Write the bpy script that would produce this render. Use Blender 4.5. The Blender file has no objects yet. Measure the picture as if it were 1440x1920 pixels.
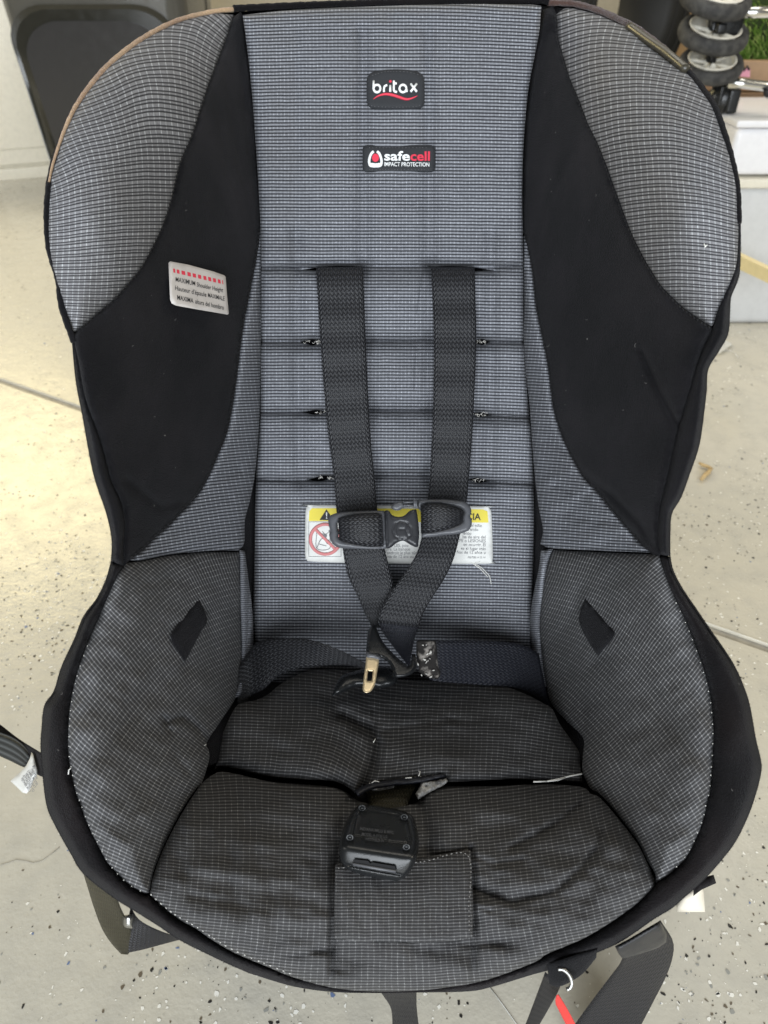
import bpy, bmesh, math, random
import numpy as np
from mathutils import Vector, Matrix
from mathutils.geometry import delaunay_2d_cdt
random.seed(7)
rng = np.random.default_rng(11)
R = math.radians
S = bpy.context.scene
C = S.collection

# ------------------------------------------------------------------ camera, world, lamps, exposure
CAMZ, PITCH, F = 0.78, R(37.0), 1387.0
cam = bpy.data.objects.new('camera', bpy.data.cameras.new('camera'))
cam.location = (0, 0, CAMZ)
cam.rotation_euler = (R(90) - PITCH, 0, 0)
cam.data.sensor_fit = 'VERTICAL'; cam.data.sensor_height = 36.0
cam.data.lens = F / 1920 * 36.0
cam.data.dof.use_dof = True; cam.data.dof.focus_distance = 0.60; cam.data.dof.aperture_fstop = 9.0
cam.data.clip_start = 0.02; cam.data.clip_end = 60
C.objects.link(cam); S.camera = cam

w = bpy.data.worlds.new('World'); S.world = w; w.use_nodes = True
bg = w.node_tree.nodes['Background']
bg.inputs[0].default_value = (1.0, 0.95, 0.84, 1); bg.inputs[1].default_value = 0.11

def area(name, loc, target, sx, sy, power, col):
    l = bpy.data.lights.new(name, 'AREA'); l.shape = 'RECTANGLE'; l.size = sx; l.size_y = sy
    l.energy = power; l.color = col
    o = bpy.data.objects.new(name, l); o.location = loc
    d = Vector(target) - Vector(loc)
    o.rotation_euler = d.to_track_quat('-Z', 'Y').to_euler(); C.objects.link(o); return o
area('open_door_daylight', (-0.2, -2.3, 1.25), (0.0, 0.7, 0.55), 3.4, 1.9, 150, (0.89, 0.945, 1.0))
area('overhead_fill', (0.3, 2.4, 2.7), (0.4, 3.0, 0.0), 2.6, 1.2, 34, (1.0, 0.95, 0.84))  # added fill with no visible source; brightens door, boxes and back floor
area('warm_back_lamp', (-2.3, 4.2, 2.15), (-0.62, 1.13, 0.0), 1.6, 1.2, 42, (1.0, 0.83, 0.42))
area('left_fill', (-2.7, 0.9, 1.7), (-1.5, 3.4, 0.2), 1.1, 1.1, 28, (1.0, 0.96, 0.86))  # added fill, no window known there; brightens the cupboard door
area('warm_right_lamp', (2.6, 1.0, 2.0), (0.5, 0.9, 0.1), 1.2, 1.2, 20, (1.0, 0.92, 0.74))
S.view_settings.view_transform = 'Standard'; S.view_settings.look = 'None'
S.view_settings.exposure = 0.14; S.view_settings.gamma = 1.0

# ------------------------------------------------------------------ measuring helpers (picture point + real distance -> place)
CP, SP = math.cos(PITCH), math.sin(PITCH)
def U(px, py, d):
    px = np.asarray(px, float); py = np.asarray(py, float); d = np.asarray(d, float)
    o = (py - 960) / F
    return np.stack([(px - 720) / F * d, d * (CP - o * SP), CAMZ - d * (SP + o * CP)], -1)
def Uv(px, py, d): return Vector([float(a) for a in U(px, py, d)])
def dfloor(py, z=0.0): return (CAMZ - z) / (SP + (py - 960) / F * CP)
def G(px, py, z=0.0): return Uv(px, py, dfloor(py, z))
def dY(py, Y): return Y / (CP - (py - 960) / F * SP)
def atY(px, py, Y): return Uv(px, py, dY(py, Y))

def value_noise(x, y, seed=0):
    xi = np.floor(x).astype(int); yi = np.floor(y).astype(int)
    xf = x - xi; yf = y - yi
    u = xf * xf * (3 - 2 * xf); v = yf * yf * (3 - 2 * yf)
    def h(a, b):
        n = (a * 374761393 + b * 668265263 + seed * 974711) & 0x7fffffff
        n = (n ^ (n >> 13)) * 1274126177 & 0x7fffffff
        n = n ^ (n >> 16)
        return (n & 0xffff) / 65535.0 * 2 - 1
    return (h(xi, yi) * (1 - u) + h(xi + 1, yi) * u) * (1 - v) + (h(xi, yi + 1) * (1 - u) + h(xi + 1, yi + 1) * u) * v
def wrinkle(x, y, ang, ls, ws, seed):
    a = R(ang); p = x * math.cos(a) + y * math.sin(a); q = -x * math.sin(a) + y * math.cos(a)
    return value_noise(p / ls + 50, q / ws + 50, seed) + 0.5 * value_noise(p / ls * 2 + 9, q / ws * 2 + 3, seed + 1)

def seg_dist(X, Y, poly, closed=False):
    P = np.asarray(poly, float)
    A = P if closed else P[:-1]
    B = np.roll(P, -1, 0) if closed else P[1:]
    best = np.full(X.shape, 1e9)
    for (ax, ay), (bx, by) in zip(A, B):
        dx, dy = bx - ax, by - ay; L = dx * dx + dy * dy
        if L < 1e-9: continue
        t = np.clip(((X - ax) * dx + (Y - ay) * dy) / L, 0, 1)
        d = np.hypot(X - ax - t * dx, Y - ay - t * dy)
        best = np.minimum(best, d)
    return best
def inside(X, Y, poly):
    P = np.asarray(poly, float); r = np.zeros(X.shape, bool)
    x0, y0 = P[-1]
    for x1, y1 in P:
        c = ((y1 > Y) != (y0 > Y))
        if y1 != y0:
            c &= X < (x0 - x1) * (Y - y1) / (y0 - y1) + x1
            r ^= c
        x0, y0 = x1, y1
    return r
def smooth(pts, closed=True, step=7.0, corner=48):
    P = [np.array(p, float) for p in pts]; n = len(P); out = []
    def iscorner(i):
        if not closed and (i == 0 or i == n - 1): return True
        a = P[i] - P[i - 1]; b = P[(i + 1) % n] - P[i]
        if np.hypot(*a[:2]) < 1e-6 or np.hypot(*b[:2]) < 1e-6: return True
        an = math.degrees(abs(math.atan2(a[0] * b[1] - a[1] * b[0], a[0] * b[0] + a[1] * b[1])))
        return an > corner
    for i in range(n if closed else n - 1):
        p1, p2 = P[i], P[(i + 1) % n]
        p0 = P[i - 1] if not iscorner(i) else 2 * p1 - p2
        p3 = P[(i + 2) % n] if not iscorner((i + 1) % n) else 2 * p2 - p1
        k = max(1, int(round(np.hypot(*(p2 - p1)[:2]) / step)))
        for j in range(k):
            t = j / k
            out.append(0.5 * ((2 * p1) + (p2 - p0) * t + (2 * p0 - 5 * p1 + 4 * p2 - p3) * t * t + (3 * p1 - p0 - 3 * p2 + p3) * t ** 3))
    if not closed: out.append(P[-1])
    return np.array(out)

class TPS:                      # smooth surface through measured distances (in 1/distance, in which planes are linear)
    def __init__(s, c, lam=1e-3):
        c = np.array(c, float); s.x = c[:, 0] / 500; s.y = c[:, 1] / 500; n = len(c)
        K = s.k(s.x[:, None] - s.x, s.y[:, None] - s.y) + lam * np.eye(n)
        Pm = np.stack([np.ones(n), s.x, s.y], 1)
        A = np.zeros((n + 3, n + 3)); A[:n, :n] = K; A[:n, n:] = Pm; A[n:, :n] = Pm.T
        s.w = np.linalg.solve(A, np.concatenate([1 / c[:, 2], np.zeros(3)]))
    @staticmethod
    def k(dx, dy):
        r2 = dx * dx + dy * dy
        return np.where(r2 > 1e-12, 0.5 * r2 * np.log(r2 + 1e-12), 0)
    def __call__(s, x, y):
        x = np.asarray(x, float) / 500; y = np.asarray(y, float) / 500
        sh = x.shape; x = x.ravel(); y = y.ravel(); out = np.zeros(x.shape)
        for i in range(0, len(x), 20000):
            xx = x[i:i + 20000]; yy = y[i:i + 20000]
            out[i:i + 20000] = s.k(xx[:, None] - s.x, yy[:, None] - s.y) @ s.w[:-3] + s.w[-3] + s.w[-2] * xx + s.w[-1] * yy
        return (1 / out).reshape(sh)

class Weave:                    # thread directions: lines follow the given angles, solved for a continuous u, v
    def __init__(s, ctl, bbox, h=22.0):
        x0, y0, x1, y1 = bbox; x0 -= h; y0 -= h
        nx = int((x1 - x0) / h) + 3; ny = int((y1 - y0) / h) + 3
        s.x0, s.y0, s.h, s.nx, s.ny = x0, y0, h, nx, ny
        gx, gy = np.meshgrid(x0 + h * np.arange(nx), y0 + h * np.arange(ny))
        c = np.array(ctl, float)
        W = 1 / (((gx[..., None] - c[:, 0]) ** 2 + (gy[..., None] - c[:, 1]) ** 2) + 900) ** 1.3
        W /= W.sum(-1, keepdims=True)
        cx = (W * np.cos(np.radians(c[:, 2]))).sum(-1); cy = (W * np.sin(np.radians(c[:, 2]))).sum(-1)
        L = np.hypot(cx, cy); cx /= L; cy /= L
        vp = (W * c[:, 3]).sum(-1); up = (W * c[:, 4]).sum(-1)
        s.u = s.solve(cx / up, cy / up); s.v = s.solve(-cy / vp, cx / vp)
    def solve(s, ax, ay):
        nx, ny, h = s.nx, s.ny, s.h; N = nx * ny
        idx = np.arange(N).reshape(ny, nx); A = np.zeros((N, N)); b = np.zeros(N)
        def edge(i, j, g):
            i = i.ravel(); j = j.ravel(); g = g.ravel() * h
            np.add.at(A, (i, i), 1); np.add.at(A, (j, j), 1); np.add.at(A, (i, j), -1); np.add.at(A, (j, i), -1)
            np.add.at(b, i, -g); np.add.at(b, j, g)
        edge(idx[:, :-1], idx[:, 1:], (ax[:, :-1] + ax[:, 1:]) / 2)
        edge(idx[:-1], idx[1:], (ay[:-1] + ay[1:]) / 2)
        A[0, 0] += 1
        return np.linalg.solve(A, b).reshape(ny, nx)
    def __call__(s, x, y):
        fx = np.clip((x - s.x0) / s.h, 0, s.nx - 1.001); fy = np.clip((y - s.y0) / s.h, 0, s.ny - 1.001)
        i = fx.astype(int); j = fy.astype(int); a = fx - i; b = fy - j
        def f(m): return (m[j, i] * (1 - a) + m[j, i + 1] * a) * (1 - b) + (m[j + 1, i] * (1 - a) + m[j + 1, i + 1] * a) * b
        return f(s.u), f(s.v)

# ------------------------------------------------------------------ materials
def mat(name, col, rough=0.6, metal=0.0, spec=0.5, sheen=0.0, coat=0.0):
    m = bpy.data.materials.new(name); m.use_nodes = True
    p = m.node_tree.nodes['Principled BSDF']
    p.inputs['Base Color'].default_value = (*col, 1); p.inputs['Roughness'].default_value = rough
    p.inputs['Metallic'].default_value = metal; p.inputs['Specular IOR Level'].default_value = spec
    p.inputs['Sheen Weight'].default_value = sheen; p.inputs['Sheen Roughness'].default_value = 0.4
    p.inputs['Coat Weight'].default_value = coat
    return m
class NT:
    def __init__(s, m): s.t = m.node_tree; s.p = s.t.nodes['Principled BSDF']
    def n(s, typ, **kw):
        x = s.t.nodes.new(typ)
        for k, v in kw.items(): setattr(x, k, v)
        return x
    def link(s, a, b): s.t.links.new(a, b)
    def val(s, inp, v):
        if isinstance(v, (int, float)): inp.default_value = v
        elif isinstance(v, tuple): inp.default_value = v
        else: s.link(v, inp)
    def math(s, op, a, b=None, c=None, clamp=False):
        x = s.n('ShaderNodeMath', operation=op, use_clamp=clamp)
        s.val(x.inputs[0], a)
        if b is not None: s.val(x.inputs[1], b)
        if c is not None: s.val(x.inputs[2], c)
        return x.outputs[0]
    def mix(s, f, a, b, blend='MIX'):
        x = s.n('ShaderNodeMix', data_type='RGBA', blend_type=blend)
        s.val(x.inputs[0], f); s.val(x.inputs[6], a); s.val(x.inputs[7], b); return x.outputs[2]
    def noise(s, scale, detail=3, coord='Object', rough=0.55, scale3=None):
        tc = s.n('ShaderNodeTexCoord'); nz = s.n('ShaderNodeTexNoise')
        nz.inputs['Scale'].default_value = scale; nz.inputs['Detail'].default_value = detail; nz.inputs['Roughness'].default_value = rough
        o = tc.outputs[coord]
        if scale3:
            mp = s.n('ShaderNodeMapping'); mp.inputs['Scale'].default_value = scale3; s.link(o, mp.inputs[0]); o = mp.outputs[0]
        s.link(o, nz.inputs['Vector']); return nz.outputs['Fac']
    def band(s, x, lo, hi, soft=0.05):       # 1 between lo and hi
        a = s.n('ShaderNodeMapRange', interpolation_type='SMOOTHSTEP'); s.link(x, a.inputs[0])
        a.inputs[1].default_value = lo - soft; a.inputs[2].default_value = lo + soft
        b = s.n('ShaderNodeMapRange', interpolation_type='SMOOTHSTEP'); s.link(x, b.inputs[0])
        b.inputs[1].default_value = hi - soft; b.inputs[2].default_value = hi + soft
        b.inputs[3].default_value = 1; b.inputs[4].default_value = 0
        return s.math('MULTIPLY', a.outputs[0], b.outputs[0])
    def ramp(s, x, lo, hi, a=0.0, b=1.0):
        r = s.n('ShaderNodeMapRange'); s.link(x, r.inputs[0])
        r.inputs[1].default_value = lo; r.inputs[2].default_value = hi; r.inputs[3].default_value = a; r.inputs[4].default_value = b
        return r.outputs[0]
    def bump(s, h, strength, dist=0.001):
        b = s.n('ShaderNodeBump'); b.inputs['Strength'].default_value = strength; b.inputs['Distance'].default_value = dist
        s.link(h, b.inputs['Height']); s.link(b.outputs[0], s.p.inputs['Normal'])

def fabric(name, mid, dark, dash, dashw=0.17, soil=0.25, thin=False, wob_=1.0, even=False, nar=0.30):
    m = mat(name, mid, 0.85, spec=0.3, sheen=0.06); t = NT(m)
    uv = t.n('ShaderNodeUVMap'); sp = t.n('ShaderNodeSeparateXYZ')
    wob = t.n('ShaderNodeTexNoise'); wob.inputs['Scale'].default_value = 0.22; wob.inputs['Detail'].default_value = 2
    t.link(uv.outputs[0], wob.inputs['Vector'])
    ws = t.n('ShaderNodeVectorMath', operation='MULTIPLY_ADD'); t.link(wob.outputs['Color'], ws.inputs[0])
    ws.inputs[1].default_value = (0.5 * wob_, 0.35 * wob_, 0); t.link(uv.outputs[0], ws.inputs[2])
    t.link(ws.outputs[0], sp.inputs[0])
    fu = t.math('FRACT', sp.outputs[0]); fv = t.math('FRACT', sp.outputs[1])
    if thin:
        f2 = t.math('FRACT', t.math('MULTIPLY', sp.outputs[1], 2.0)); lines = t.math('SUBTRACT', 1.0, t.band(f2, 0.34, 0.70, 0.10))
        lines = t.math('MULTIPLY', lines, 0.85)
    else:
        d1 = t.band(fv, 0.02, 0.24 if even else 0.20, 0.06); d2 = t.band(fv, 0.52, 0.74, 0.06) if even else t.band(fv, 0.42, 0.62, 0.05)
        lines = t.math('ADD', d1, d2, clamp=True)
    # threads differ from one another a little
    row = t.math('FLOOR', t.math('MULTIPLY', sp.outputs[1], 2.0)); rn = t.n('ShaderNodeTexWhiteNoise', noise_dimensions='1D'); t.link(row, rn.inputs['W'])
    bandc = t.mix(t.math('MULTIPLY', rn.outputs[0], 0.20), (*mid, 1), (*[c * 0.55 for c in mid], 1))
    c = t.mix(t.math('MULTIPLY', lines, 0.93), bandc, (*dark, 1))
    dm = t.band(fu, 0.5 - dashw / 2, 0.5 + dashw / 2, 0.05)
    if not thin: dm = t.math('MULTIPLY', dm, t.ramp(t.band(fv, 0.62, 1.0, 0.04), 0, 1, nar, 1.0))
    cell = t.n('ShaderNodeTexWhiteNoise', noise_dimensions='2D'); cv = t.n('ShaderNodeCombineXYZ')
    t.link(t.math('FLOOR', sp.outputs[0]), cv.inputs[0]); t.link(t.math('FLOOR', t.math('MULTIPLY', sp.outputs[1], 2.0)), cv.inputs[1])
    t.link(cv.outputs[0], cell.inputs['Vector'])
    dm = t.math('MULTIPLY', dm, t.ramp(cell.outputs[0], 0, 1, 0.15 if thin else 0.3, 0.85))
    dm = t.math('MULTIPLY', dm, t.ramp(lines, 0, 1, 1.0, 0.08))
    c = t.mix(dm, c, (*dash, 1))
    n1 = t.noise(9, 4); n2 = t.noise(420, 2)
    c = t.mix(t.math('MULTIPLY', t.ramp(n1, 0.42, 0.75, 0, 1), soil), c, (0.036, 0.034, 0.031, 1))
    c = t.mix(t.ramp(n2, 0.3, 0.7, 0.0, 0.28), c, (0.02, 0.02, 0.022, 1))
    t.link(c, t.p.inputs['Base Color'])
    hgt = t.math('ADD', t.math('SUBTRACT', t.math('MULTIPLY', dm, 0.5), t.math('MULTIPLY', lines, 0.8)), t.math('MULTIPLY', n2, 0.5))
    t.bump(hgt, 0.55, 0.0006)
    return m
M = {}
M['fab_back'] = fabric('grey_fabric_back', (0.262, 0.272, 0.302), (0.007, 0.0075, 0.011), (0.70, 0.73, 0.80), 0.15, 0.10, False, 0.35, True, 0.4)  # lit copy of the one grey fabric, tinted blue for cool daylight
M['fab_wing'] = fabric('grey_fabric_wing', (0.245, 0.245, 0.258), (0.012, 0.012, 0.015), (0.66, 0.68, 0.71), 0.14, 0.10, False, 0.6, False, 0.75)
M['fab_seat_shaded'] = fabric('grey_fabric_seat_shaded', (0.122, 0.120, 0.122), (0.0062, 0.0062, 0.0064), (0.48, 0.48, 0.48), 0.09, 0.12, True)  # same fabric, colour darkened for the shade in the seat hollow
M['fab_bol_shaded'] = fabric('grey_fabric_bolster_shaded', (0.172, 0.172, 0.178), (0.0085, 0.0085, 0.009), (0.60, 0.60, 0.60), 0.11, 0.08, True)  # same fabric again, darkened less for shade than the cushions

def velour(name, col, tint, sheen=0.25):
    m = mat(name, col, 0.95, sheen=sheen, spec=0.15); t = NT(m)
    a = t.noise(14, 4); b = t.noise(700, 3); l = t.noise(260, 1)
    c = t.mix(t.ramp(a, 0.4, 0.72), (*col, 1), (*tint, 1))
    c = t.mix(t.ramp(b, 0.5, 0.8, 0, 0.5), c, (*[x * 2.4 + 0.004 for x in col], 1))
    c = t.mix(t.ramp(l, 0.80, 0.83, 0, 0.6), c, (0.35, 0.34, 0.32, 1))
    t.link(c, t.p.inputs['Base Color']); t.p.inputs['Sheen Tint'].default_value = (0.8, 0.8, 0.85, 1)
    f = t.noise(1500, 3)
    t.bump(t.math('ADD', t.math('ADD', b, f), t.math('MULTIPLY', a, 1.5)), 0.8, 0.0016)
    return m
M['velour'] = velour('black_velour', (0.0045, 0.0045, 0.0055), (0.0135, 0.0125, 0.0145), 0.07)
M['rim'] = velour('warm_lit_black_velour', (0.0050, 0.0047, 0.0055), (0.011, 0.0085, 0.009), 0.07)  # black velour, brownish tint put in for warm light on the rim
M['piping_tan'] = velour('faded_backlit_piping', (0.50, 0.34, 0.20), (0.30, 0.18, 0.11), 0.4)  # faded tan, lightened further in colour for the warm backlight
M['piping_brown'] = velour('brown_faded_piping', (0.085, 0.048, 0.038), (0.05, 0.032, 0.028), 0.4)
M['thread'] = mat('dark_thread', (0.008, 0.008, 0.009), 0.8)
M['thread_w'] = mat('white_thread', (0.75, 0.74, 0.70), 0.8)
M['fleece'] = mat('white_fleece', (0.62, 0.60, 0.56), 0.95)
M['dark'] = mat('painted_hollow_shade', (0.006, 0.006, 0.007), 0.9)  # near-black colour standing for the shade inside openings

def webbing(name, col, hi, su=1.0):
    m = mat(name, col, 0.5, spec=0.5); t = NT(m)
    uv = t.n('ShaderNodeUVMap'); sp = t.n('ShaderNodeSeparateXYZ'); t.link(uv.outputs[0], sp.inputs[0])
    a = t.math('FRACT', t.math('MULTIPLY', sp.outputs[0], su))
    tri = t.math('ABSOLUTE', t.math('SUBTRACT', a, 0.5))
    ph = t.math('ADD', t.math('MULTIPLY', sp.outputs[1], 1.0), t.math('MULTIPLY', tri, 1.3))
    g = t.math('ADD', t.math('MULTIPLY', t.math('SINE', t.math('MULTIPLY', ph, 6.2832)), 0.5), 0.5)
    k = t.math('MULTIPLY', g, t.ramp(t.math('SINE', t.math('MULTIPLY', a, 12.566)), -1, 1, 0.35, 1.0))
    nz = t.noise(900, 2); k2 = t.math('MULTIPLY', k, t.ramp(nz, 0.3, 0.7, 0.4, 1.1))
    t.link(t.mix(t.ramp(k2, 0.25, 0.95), (*col, 1), (*hi, 1)), t.p.inputs['Base Color'])  # raised threads lightened in colour for the sheen and glints of webbing
    t.bump(k, 0.9, 0.0008); return m
M['web'] = webbing('black_harness_webbing', (0.009, 0.0092, 0.011), (0.072, 0.074, 0.083))
M['web_navy'] = webbing('navy_webbing', (0.009, 0.010, 0.016), (0.052, 0.056, 0.074), 1.3)
M['web_dark'] = webbing('black_webbing', (0.006, 0.006, 0.009), (0.024, 0.025, 0.036), 1.6)
M['web_olive'] = webbing('olive_black_webbing', (0.030, 0.026, 0.014), (0.12, 0.105, 0.06), 1.6)

def plastic(name, col, rough=0.35, grain=0.25):
    m = mat(name, col, rough); t = NT(m)
    a = t.noise(1300, 2); b = t.noise(40, 3)
    t.link(t.ramp(b, 0.35, 0.7, rough * 0.75, rough * 1.35), t.p.inputs['Roughness'])
    t.bump(a, grain, 0.0004); return m
M['clip'] = plastic('grey_black_plastic', (0.105, 0.108, 0.118), 0.34)  # base colour lightened for the sheen along the chest clip's edges
M['clip_dark'] = plastic('dark_grey_plastic', (0.034, 0.035, 0.039), 0.33)
M['buckle'] = plastic('black_plastic', (0.012, 0.013, 0.014), 0.28)
M['shell'] = plastic('black_shell_plastic', (0.02, 0.02, 0.022), 0.5)
M['olive_clip'] = plastic('olive_glossy_plastic', (0.050, 0.045, 0.033), 0.3)
M['brass'] = mat('pale_gold_steel', (0.80, 0.64, 0.40), 0.32, 0.55)
M['steel'] = mat('bright_steel', (0.42, 0.42, 0.41), 0.35, 1.0)
M['thread_g'] = mat('grey_thread', (0.30, 0.29, 0.28), 0.8)
M['lintm'] = mat('lint_fibre', (0.16, 0.155, 0.15), 0.9)
M['patch'] = mat('charcoal_woven_patch', (0.024, 0.026, 0.030), 0.8); _t = NT(M['patch']); _t.bump(_t.noise(2500, 2), 0.5, 0.0003)
M['white'] = mat('white_print', (0.86, 0.88, 0.88), 0.6)
M['red'] = mat('red_print', (0.72, 0.035, 0.075), 0.6)
M['black_print'] = mat('black_print', (0.015, 0.015, 0.018), 0.7)
M['grey_print'] = mat('grey_print', (0.16, 0.16, 0.17), 0.7)
M['yellow'] = mat('yellow_print', (0.72, 0.60, 0.05), 0.6)
M['pink_print'] = mat('faded_red_print', (0.62, 0.22, 0.22), 0.7)
def satin(name, col, k=0.12):
    m = mat(name, col, 0.55); t = NT(m); a = t.noise(60, 4)
    t.link(t.mix(t.ramp(a, 0.4, 0.7, 0, 1), (*col, 1), (*[c * (1 - k) for c in col], 1)), t.p.inputs['Base Color']); t.bump(t.noise(1500, 2), 0.2, 0.0003); return m
M['label'] = satin('white_satin_label', (0.62, 0.58, 0.55), 0.15)
M['label_w'] = satin('white_label', (0.70, 0.70, 0.67), 0.12)
M['paper'] = satin('paper', (0.76, 0.70, 0.58), 0.1)

# ------------------------------------------------------------------ object helpers
def tag(o, label=None, cat=None, group=None, kind=None):
    if label: o['label'] = label
    if cat: o['category'] = cat
    if group: o['group'] = group
    if kind: o['kind'] = kind
    return o
def empty(name, loc, label, cat, group=None):
    o = bpy.data.objects.new(name, None); o.location = loc; o.empty_display_size = 0.05
    C.objects.link(o); return tag(o, label, cat, group)
def root_loc(p):
    v = Vector((0, 0, 0))
    while p is not None: v = v + p.location; p = p.parent
    return v
def mobj(name, verts, faces, mt, parent=None, uv=None, sm=True, label=None, kind=None, mats=None, midx=None):
    if parent is not None:
        r = root_loc(parent); verts = np.asarray([tuple(v) for v in verts], float) - np.array(r)
    me = bpy.data.meshes.new(name)
    me.from_pydata([tuple(v) for v in verts], [], [tuple(int(i) for i in f) for f in faces])
    if uv is not None:
        L = me.uv_layers.new(name='UVMap'); vi = np.zeros(len(me.loops), int); me.loops.foreach_get('vertex_index', vi)
        L.data.foreach_set('uv', np.asarray(uv, 'f')[vi].ravel())
    for m_ in (mats or [mt]): me.materials.append(m_)
    if midx is not None: me.polygons.foreach_set('material_index', list(midx))
    if sm: me.polygons.foreach_set('use_smooth', [True] * len(me.polygons))
    me.update()
    o = bpy.data.objects.new(name, me); C.objects.link(o)
    if parent is not None: o.parent = parent
    if label: o['label'] = label
    if kind: o['kind'] = kind
    return o
def merge(parts):
    V = []; Fc = []; n = 0
    for v, f in parts:
        V += [tuple(a) for a in v]; Fc += [tuple(i + n for i in q) for q in f]; n += len(v)
    return V, Fc
def tube_vf(P, r, seg=8, cap=True, flat=None):
    P = [Vector(p) for p in P]; n = len(P); rr = r if hasattr(r, '__len__') else [r] * n
    V = []; Fc = []; up = None
    for i in range(n):
        t = (P[min(i + 1, n - 1)] - P[max(i - 1, 0)])
        t = t.normalized() if t.length > 1e-9 else Vector((0, 0, 1))
        if up is None: up = t.orthogonal().normalized()
        up = (up - t * up.dot(t)); up = up.normalized() if up.length > 1e-6 else t.orthogonal().normalized()
        b = t.cross(up)
        for k in range(seg):
            a = 2 * math.pi * k / seg; o = (up * math.cos(a) + b * math.sin(a)) * rr[i]
            if flat is not None: o = o - flat[0] * o.dot(flat[0]) * (1 - flat[1])
            V.append(P[i] + o)
    for i in range(n - 1):
        for k in range(seg):
            k2 = (k + 1) % seg; Fc.append((i * seg + k, i * seg + k2, (i + 1) * seg + k2, (i + 1) * seg + k))
    if cap: Fc.append(tuple(range(seg))[::-1]); Fc.append(tuple((n - 1) * seg + k for k in range(seg)))
    return V, Fc

def patch(name, outer, depth, mt, parent, sp=6.5, holes=(), puff=0.004, pw=14, sink=0.003, grooves=(), extra=None,
          skirt=0.006, weave=None, label=None, sm_step=6.0, kind=None, nosmooth=False):
    O = smooth(outer, True, sm_step) if not nosmooth else np.array(outer, float)
    H = [smooth(h, True, sm_step * 0.7) for h in holes]
    x0, y0 = O.min(0); x1, y1 = O.max(0)
    gx, gy = np.meshgrid(np.arange(x0, x1, sp), np.arange(y0, y1, sp * 0.87))
    gx = gx + (np.arange(gx.shape[0]) % 2)[:, None] * sp * 0.5
    X = gx.ravel(); Y = gy.ravel()
    k = inside(X, Y, O); X = X[k]; Y = Y[k]
    k = seg_dist(X, Y, O, True) > sp * 0.5; X = X[k]; Y = Y[k]
    for h in H:
        k = ~inside(X, Y, h); X = X[k]; Y = Y[k]
        k = seg_dist(X, Y, h, True) > sp * 0.4; X = X[k]; Y = Y[k]
    ex = []
    for g in grooves:
        if g[2] <= 9:
            q = smooth(g[0], False, sp * .7, 80); tq = np.gradient(q, axis=0); tq /= np.maximum(np.hypot(tq[:, 0], tq[:, 1]), 1e-6)[:, None]; nq = np.stack([-tq[:, 1], tq[:, 0]], 1)
            for f_ in (0, -.55, .55, -1.1, 1.1, -1.8, 1.8): ex.append(q + nq * f_ * g[2])
    if ex:
        E = np.vstack(ex); ok = inside(E[:, 0], E[:, 1], O) & (seg_dist(E[:, 0], E[:, 1], O, True) > sp * .5)
        for h in H: ok &= ~inside(E[:, 0], E[:, 1], h) & (seg_dist(E[:, 0], E[:, 1], h, True) > sp * .4)
        E = np.unique(np.round(E[ok] / 1.2), axis=0) * 1.2; X = np.concatenate([X, E[:, 0]]); Y = np.concatenate([Y, E[:, 1]])
    pts = [Vector((float(a), float(b))) for a, b in O]; edges = [(i, (i + 1) % len(O)) for i in range(len(O))]
    for h in H:
        b0 = len(pts); pts += [Vector((float(a), float(b))) for a, b in h]
        edges += [(b0 + i, b0 + (i + 1) % len(h)) for i in range(len(h))]
    pts += [Vector((float(a), float(b))) for a, b in zip(X, Y)]
    vo, eo, fo, *_ = delaunay_2d_cdt(pts, edges, [], 0, 1e-4)
    V = np.array([(v.x, v.y) for v in vo])
    T = np.array([f for f in fo if len(f) == 3])
    c = V[T].mean(1); k = inside(c[:, 0], c[:, 1], O)
    for h in H: k &= ~inside(c[:, 0], c[:, 1], h)
    T = T[k]
    a, b, d_ = V[T[:, 0]], V[T[:, 1]], V[T[:, 2]]
    cr = (b[:, 0] - a[:, 0]) * (d_[:, 1] - a[:, 1]) - (b[:, 1] - a[:, 1]) * (d_[:, 0] - a[:, 0])
    T = T[np.abs(cr) > 1e-6]; cr = cr[np.abs(cr) > 1e-6]
    T = np.where((cr > 0)[:, None], T[:, ::-1], T)
    x, y = V[:, 0], V[:, 1]
    D = depth(x, y)
    db = seg_dist(x, y, O, True)
    for h in H: db = np.minimum(db, seg_dist(x, y, h, True))
    D = D + sink - (puff + sink) * np.sqrt(np.clip(1 - np.exp(-2 * db / pw), 0, 1))
    for g in grooves:
        D = D + g[1] * np.exp(-(seg_dist(x, y, g[0]) / g[2]) ** 2)
    if extra is not None: D = D + extra(x, y, db)
    P = U(x, y, D)
    uv = None
    if weave is not None:
        u, v = weave(x, y); uv = np.stack([u, v], 1)
    Fc = [tuple(t) for t in T]
    # skirt: hem turned back along the free edges
    if skirt:
        from collections import Counter
        cnt = Counter()
        for t in Fc:
            for i in range(3): cnt[(t[i], t[(i + 1) % 3])] += 1
        be = [e for e in cnt if (e[1], e[0]) not in cnt]
        bi = sorted({i for e in be for i in e}); mp = {i: len(P) + n for n, i in enumerate(bi)}
        cx, cy = x.mean(), y.mean()
        P = np.vstack([P, U(x[bi], y[bi], D[bi] + skirt)])
        if uv is not None: uv = np.vstack([uv, uv[bi]])
        Fc += [(e[1], e[0], mp[e[0]], mp[e[1]]) for e in be]
    return mobj(name, P, Fc, mt, parent, uv=uv, label=label, kind=kind)

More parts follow.
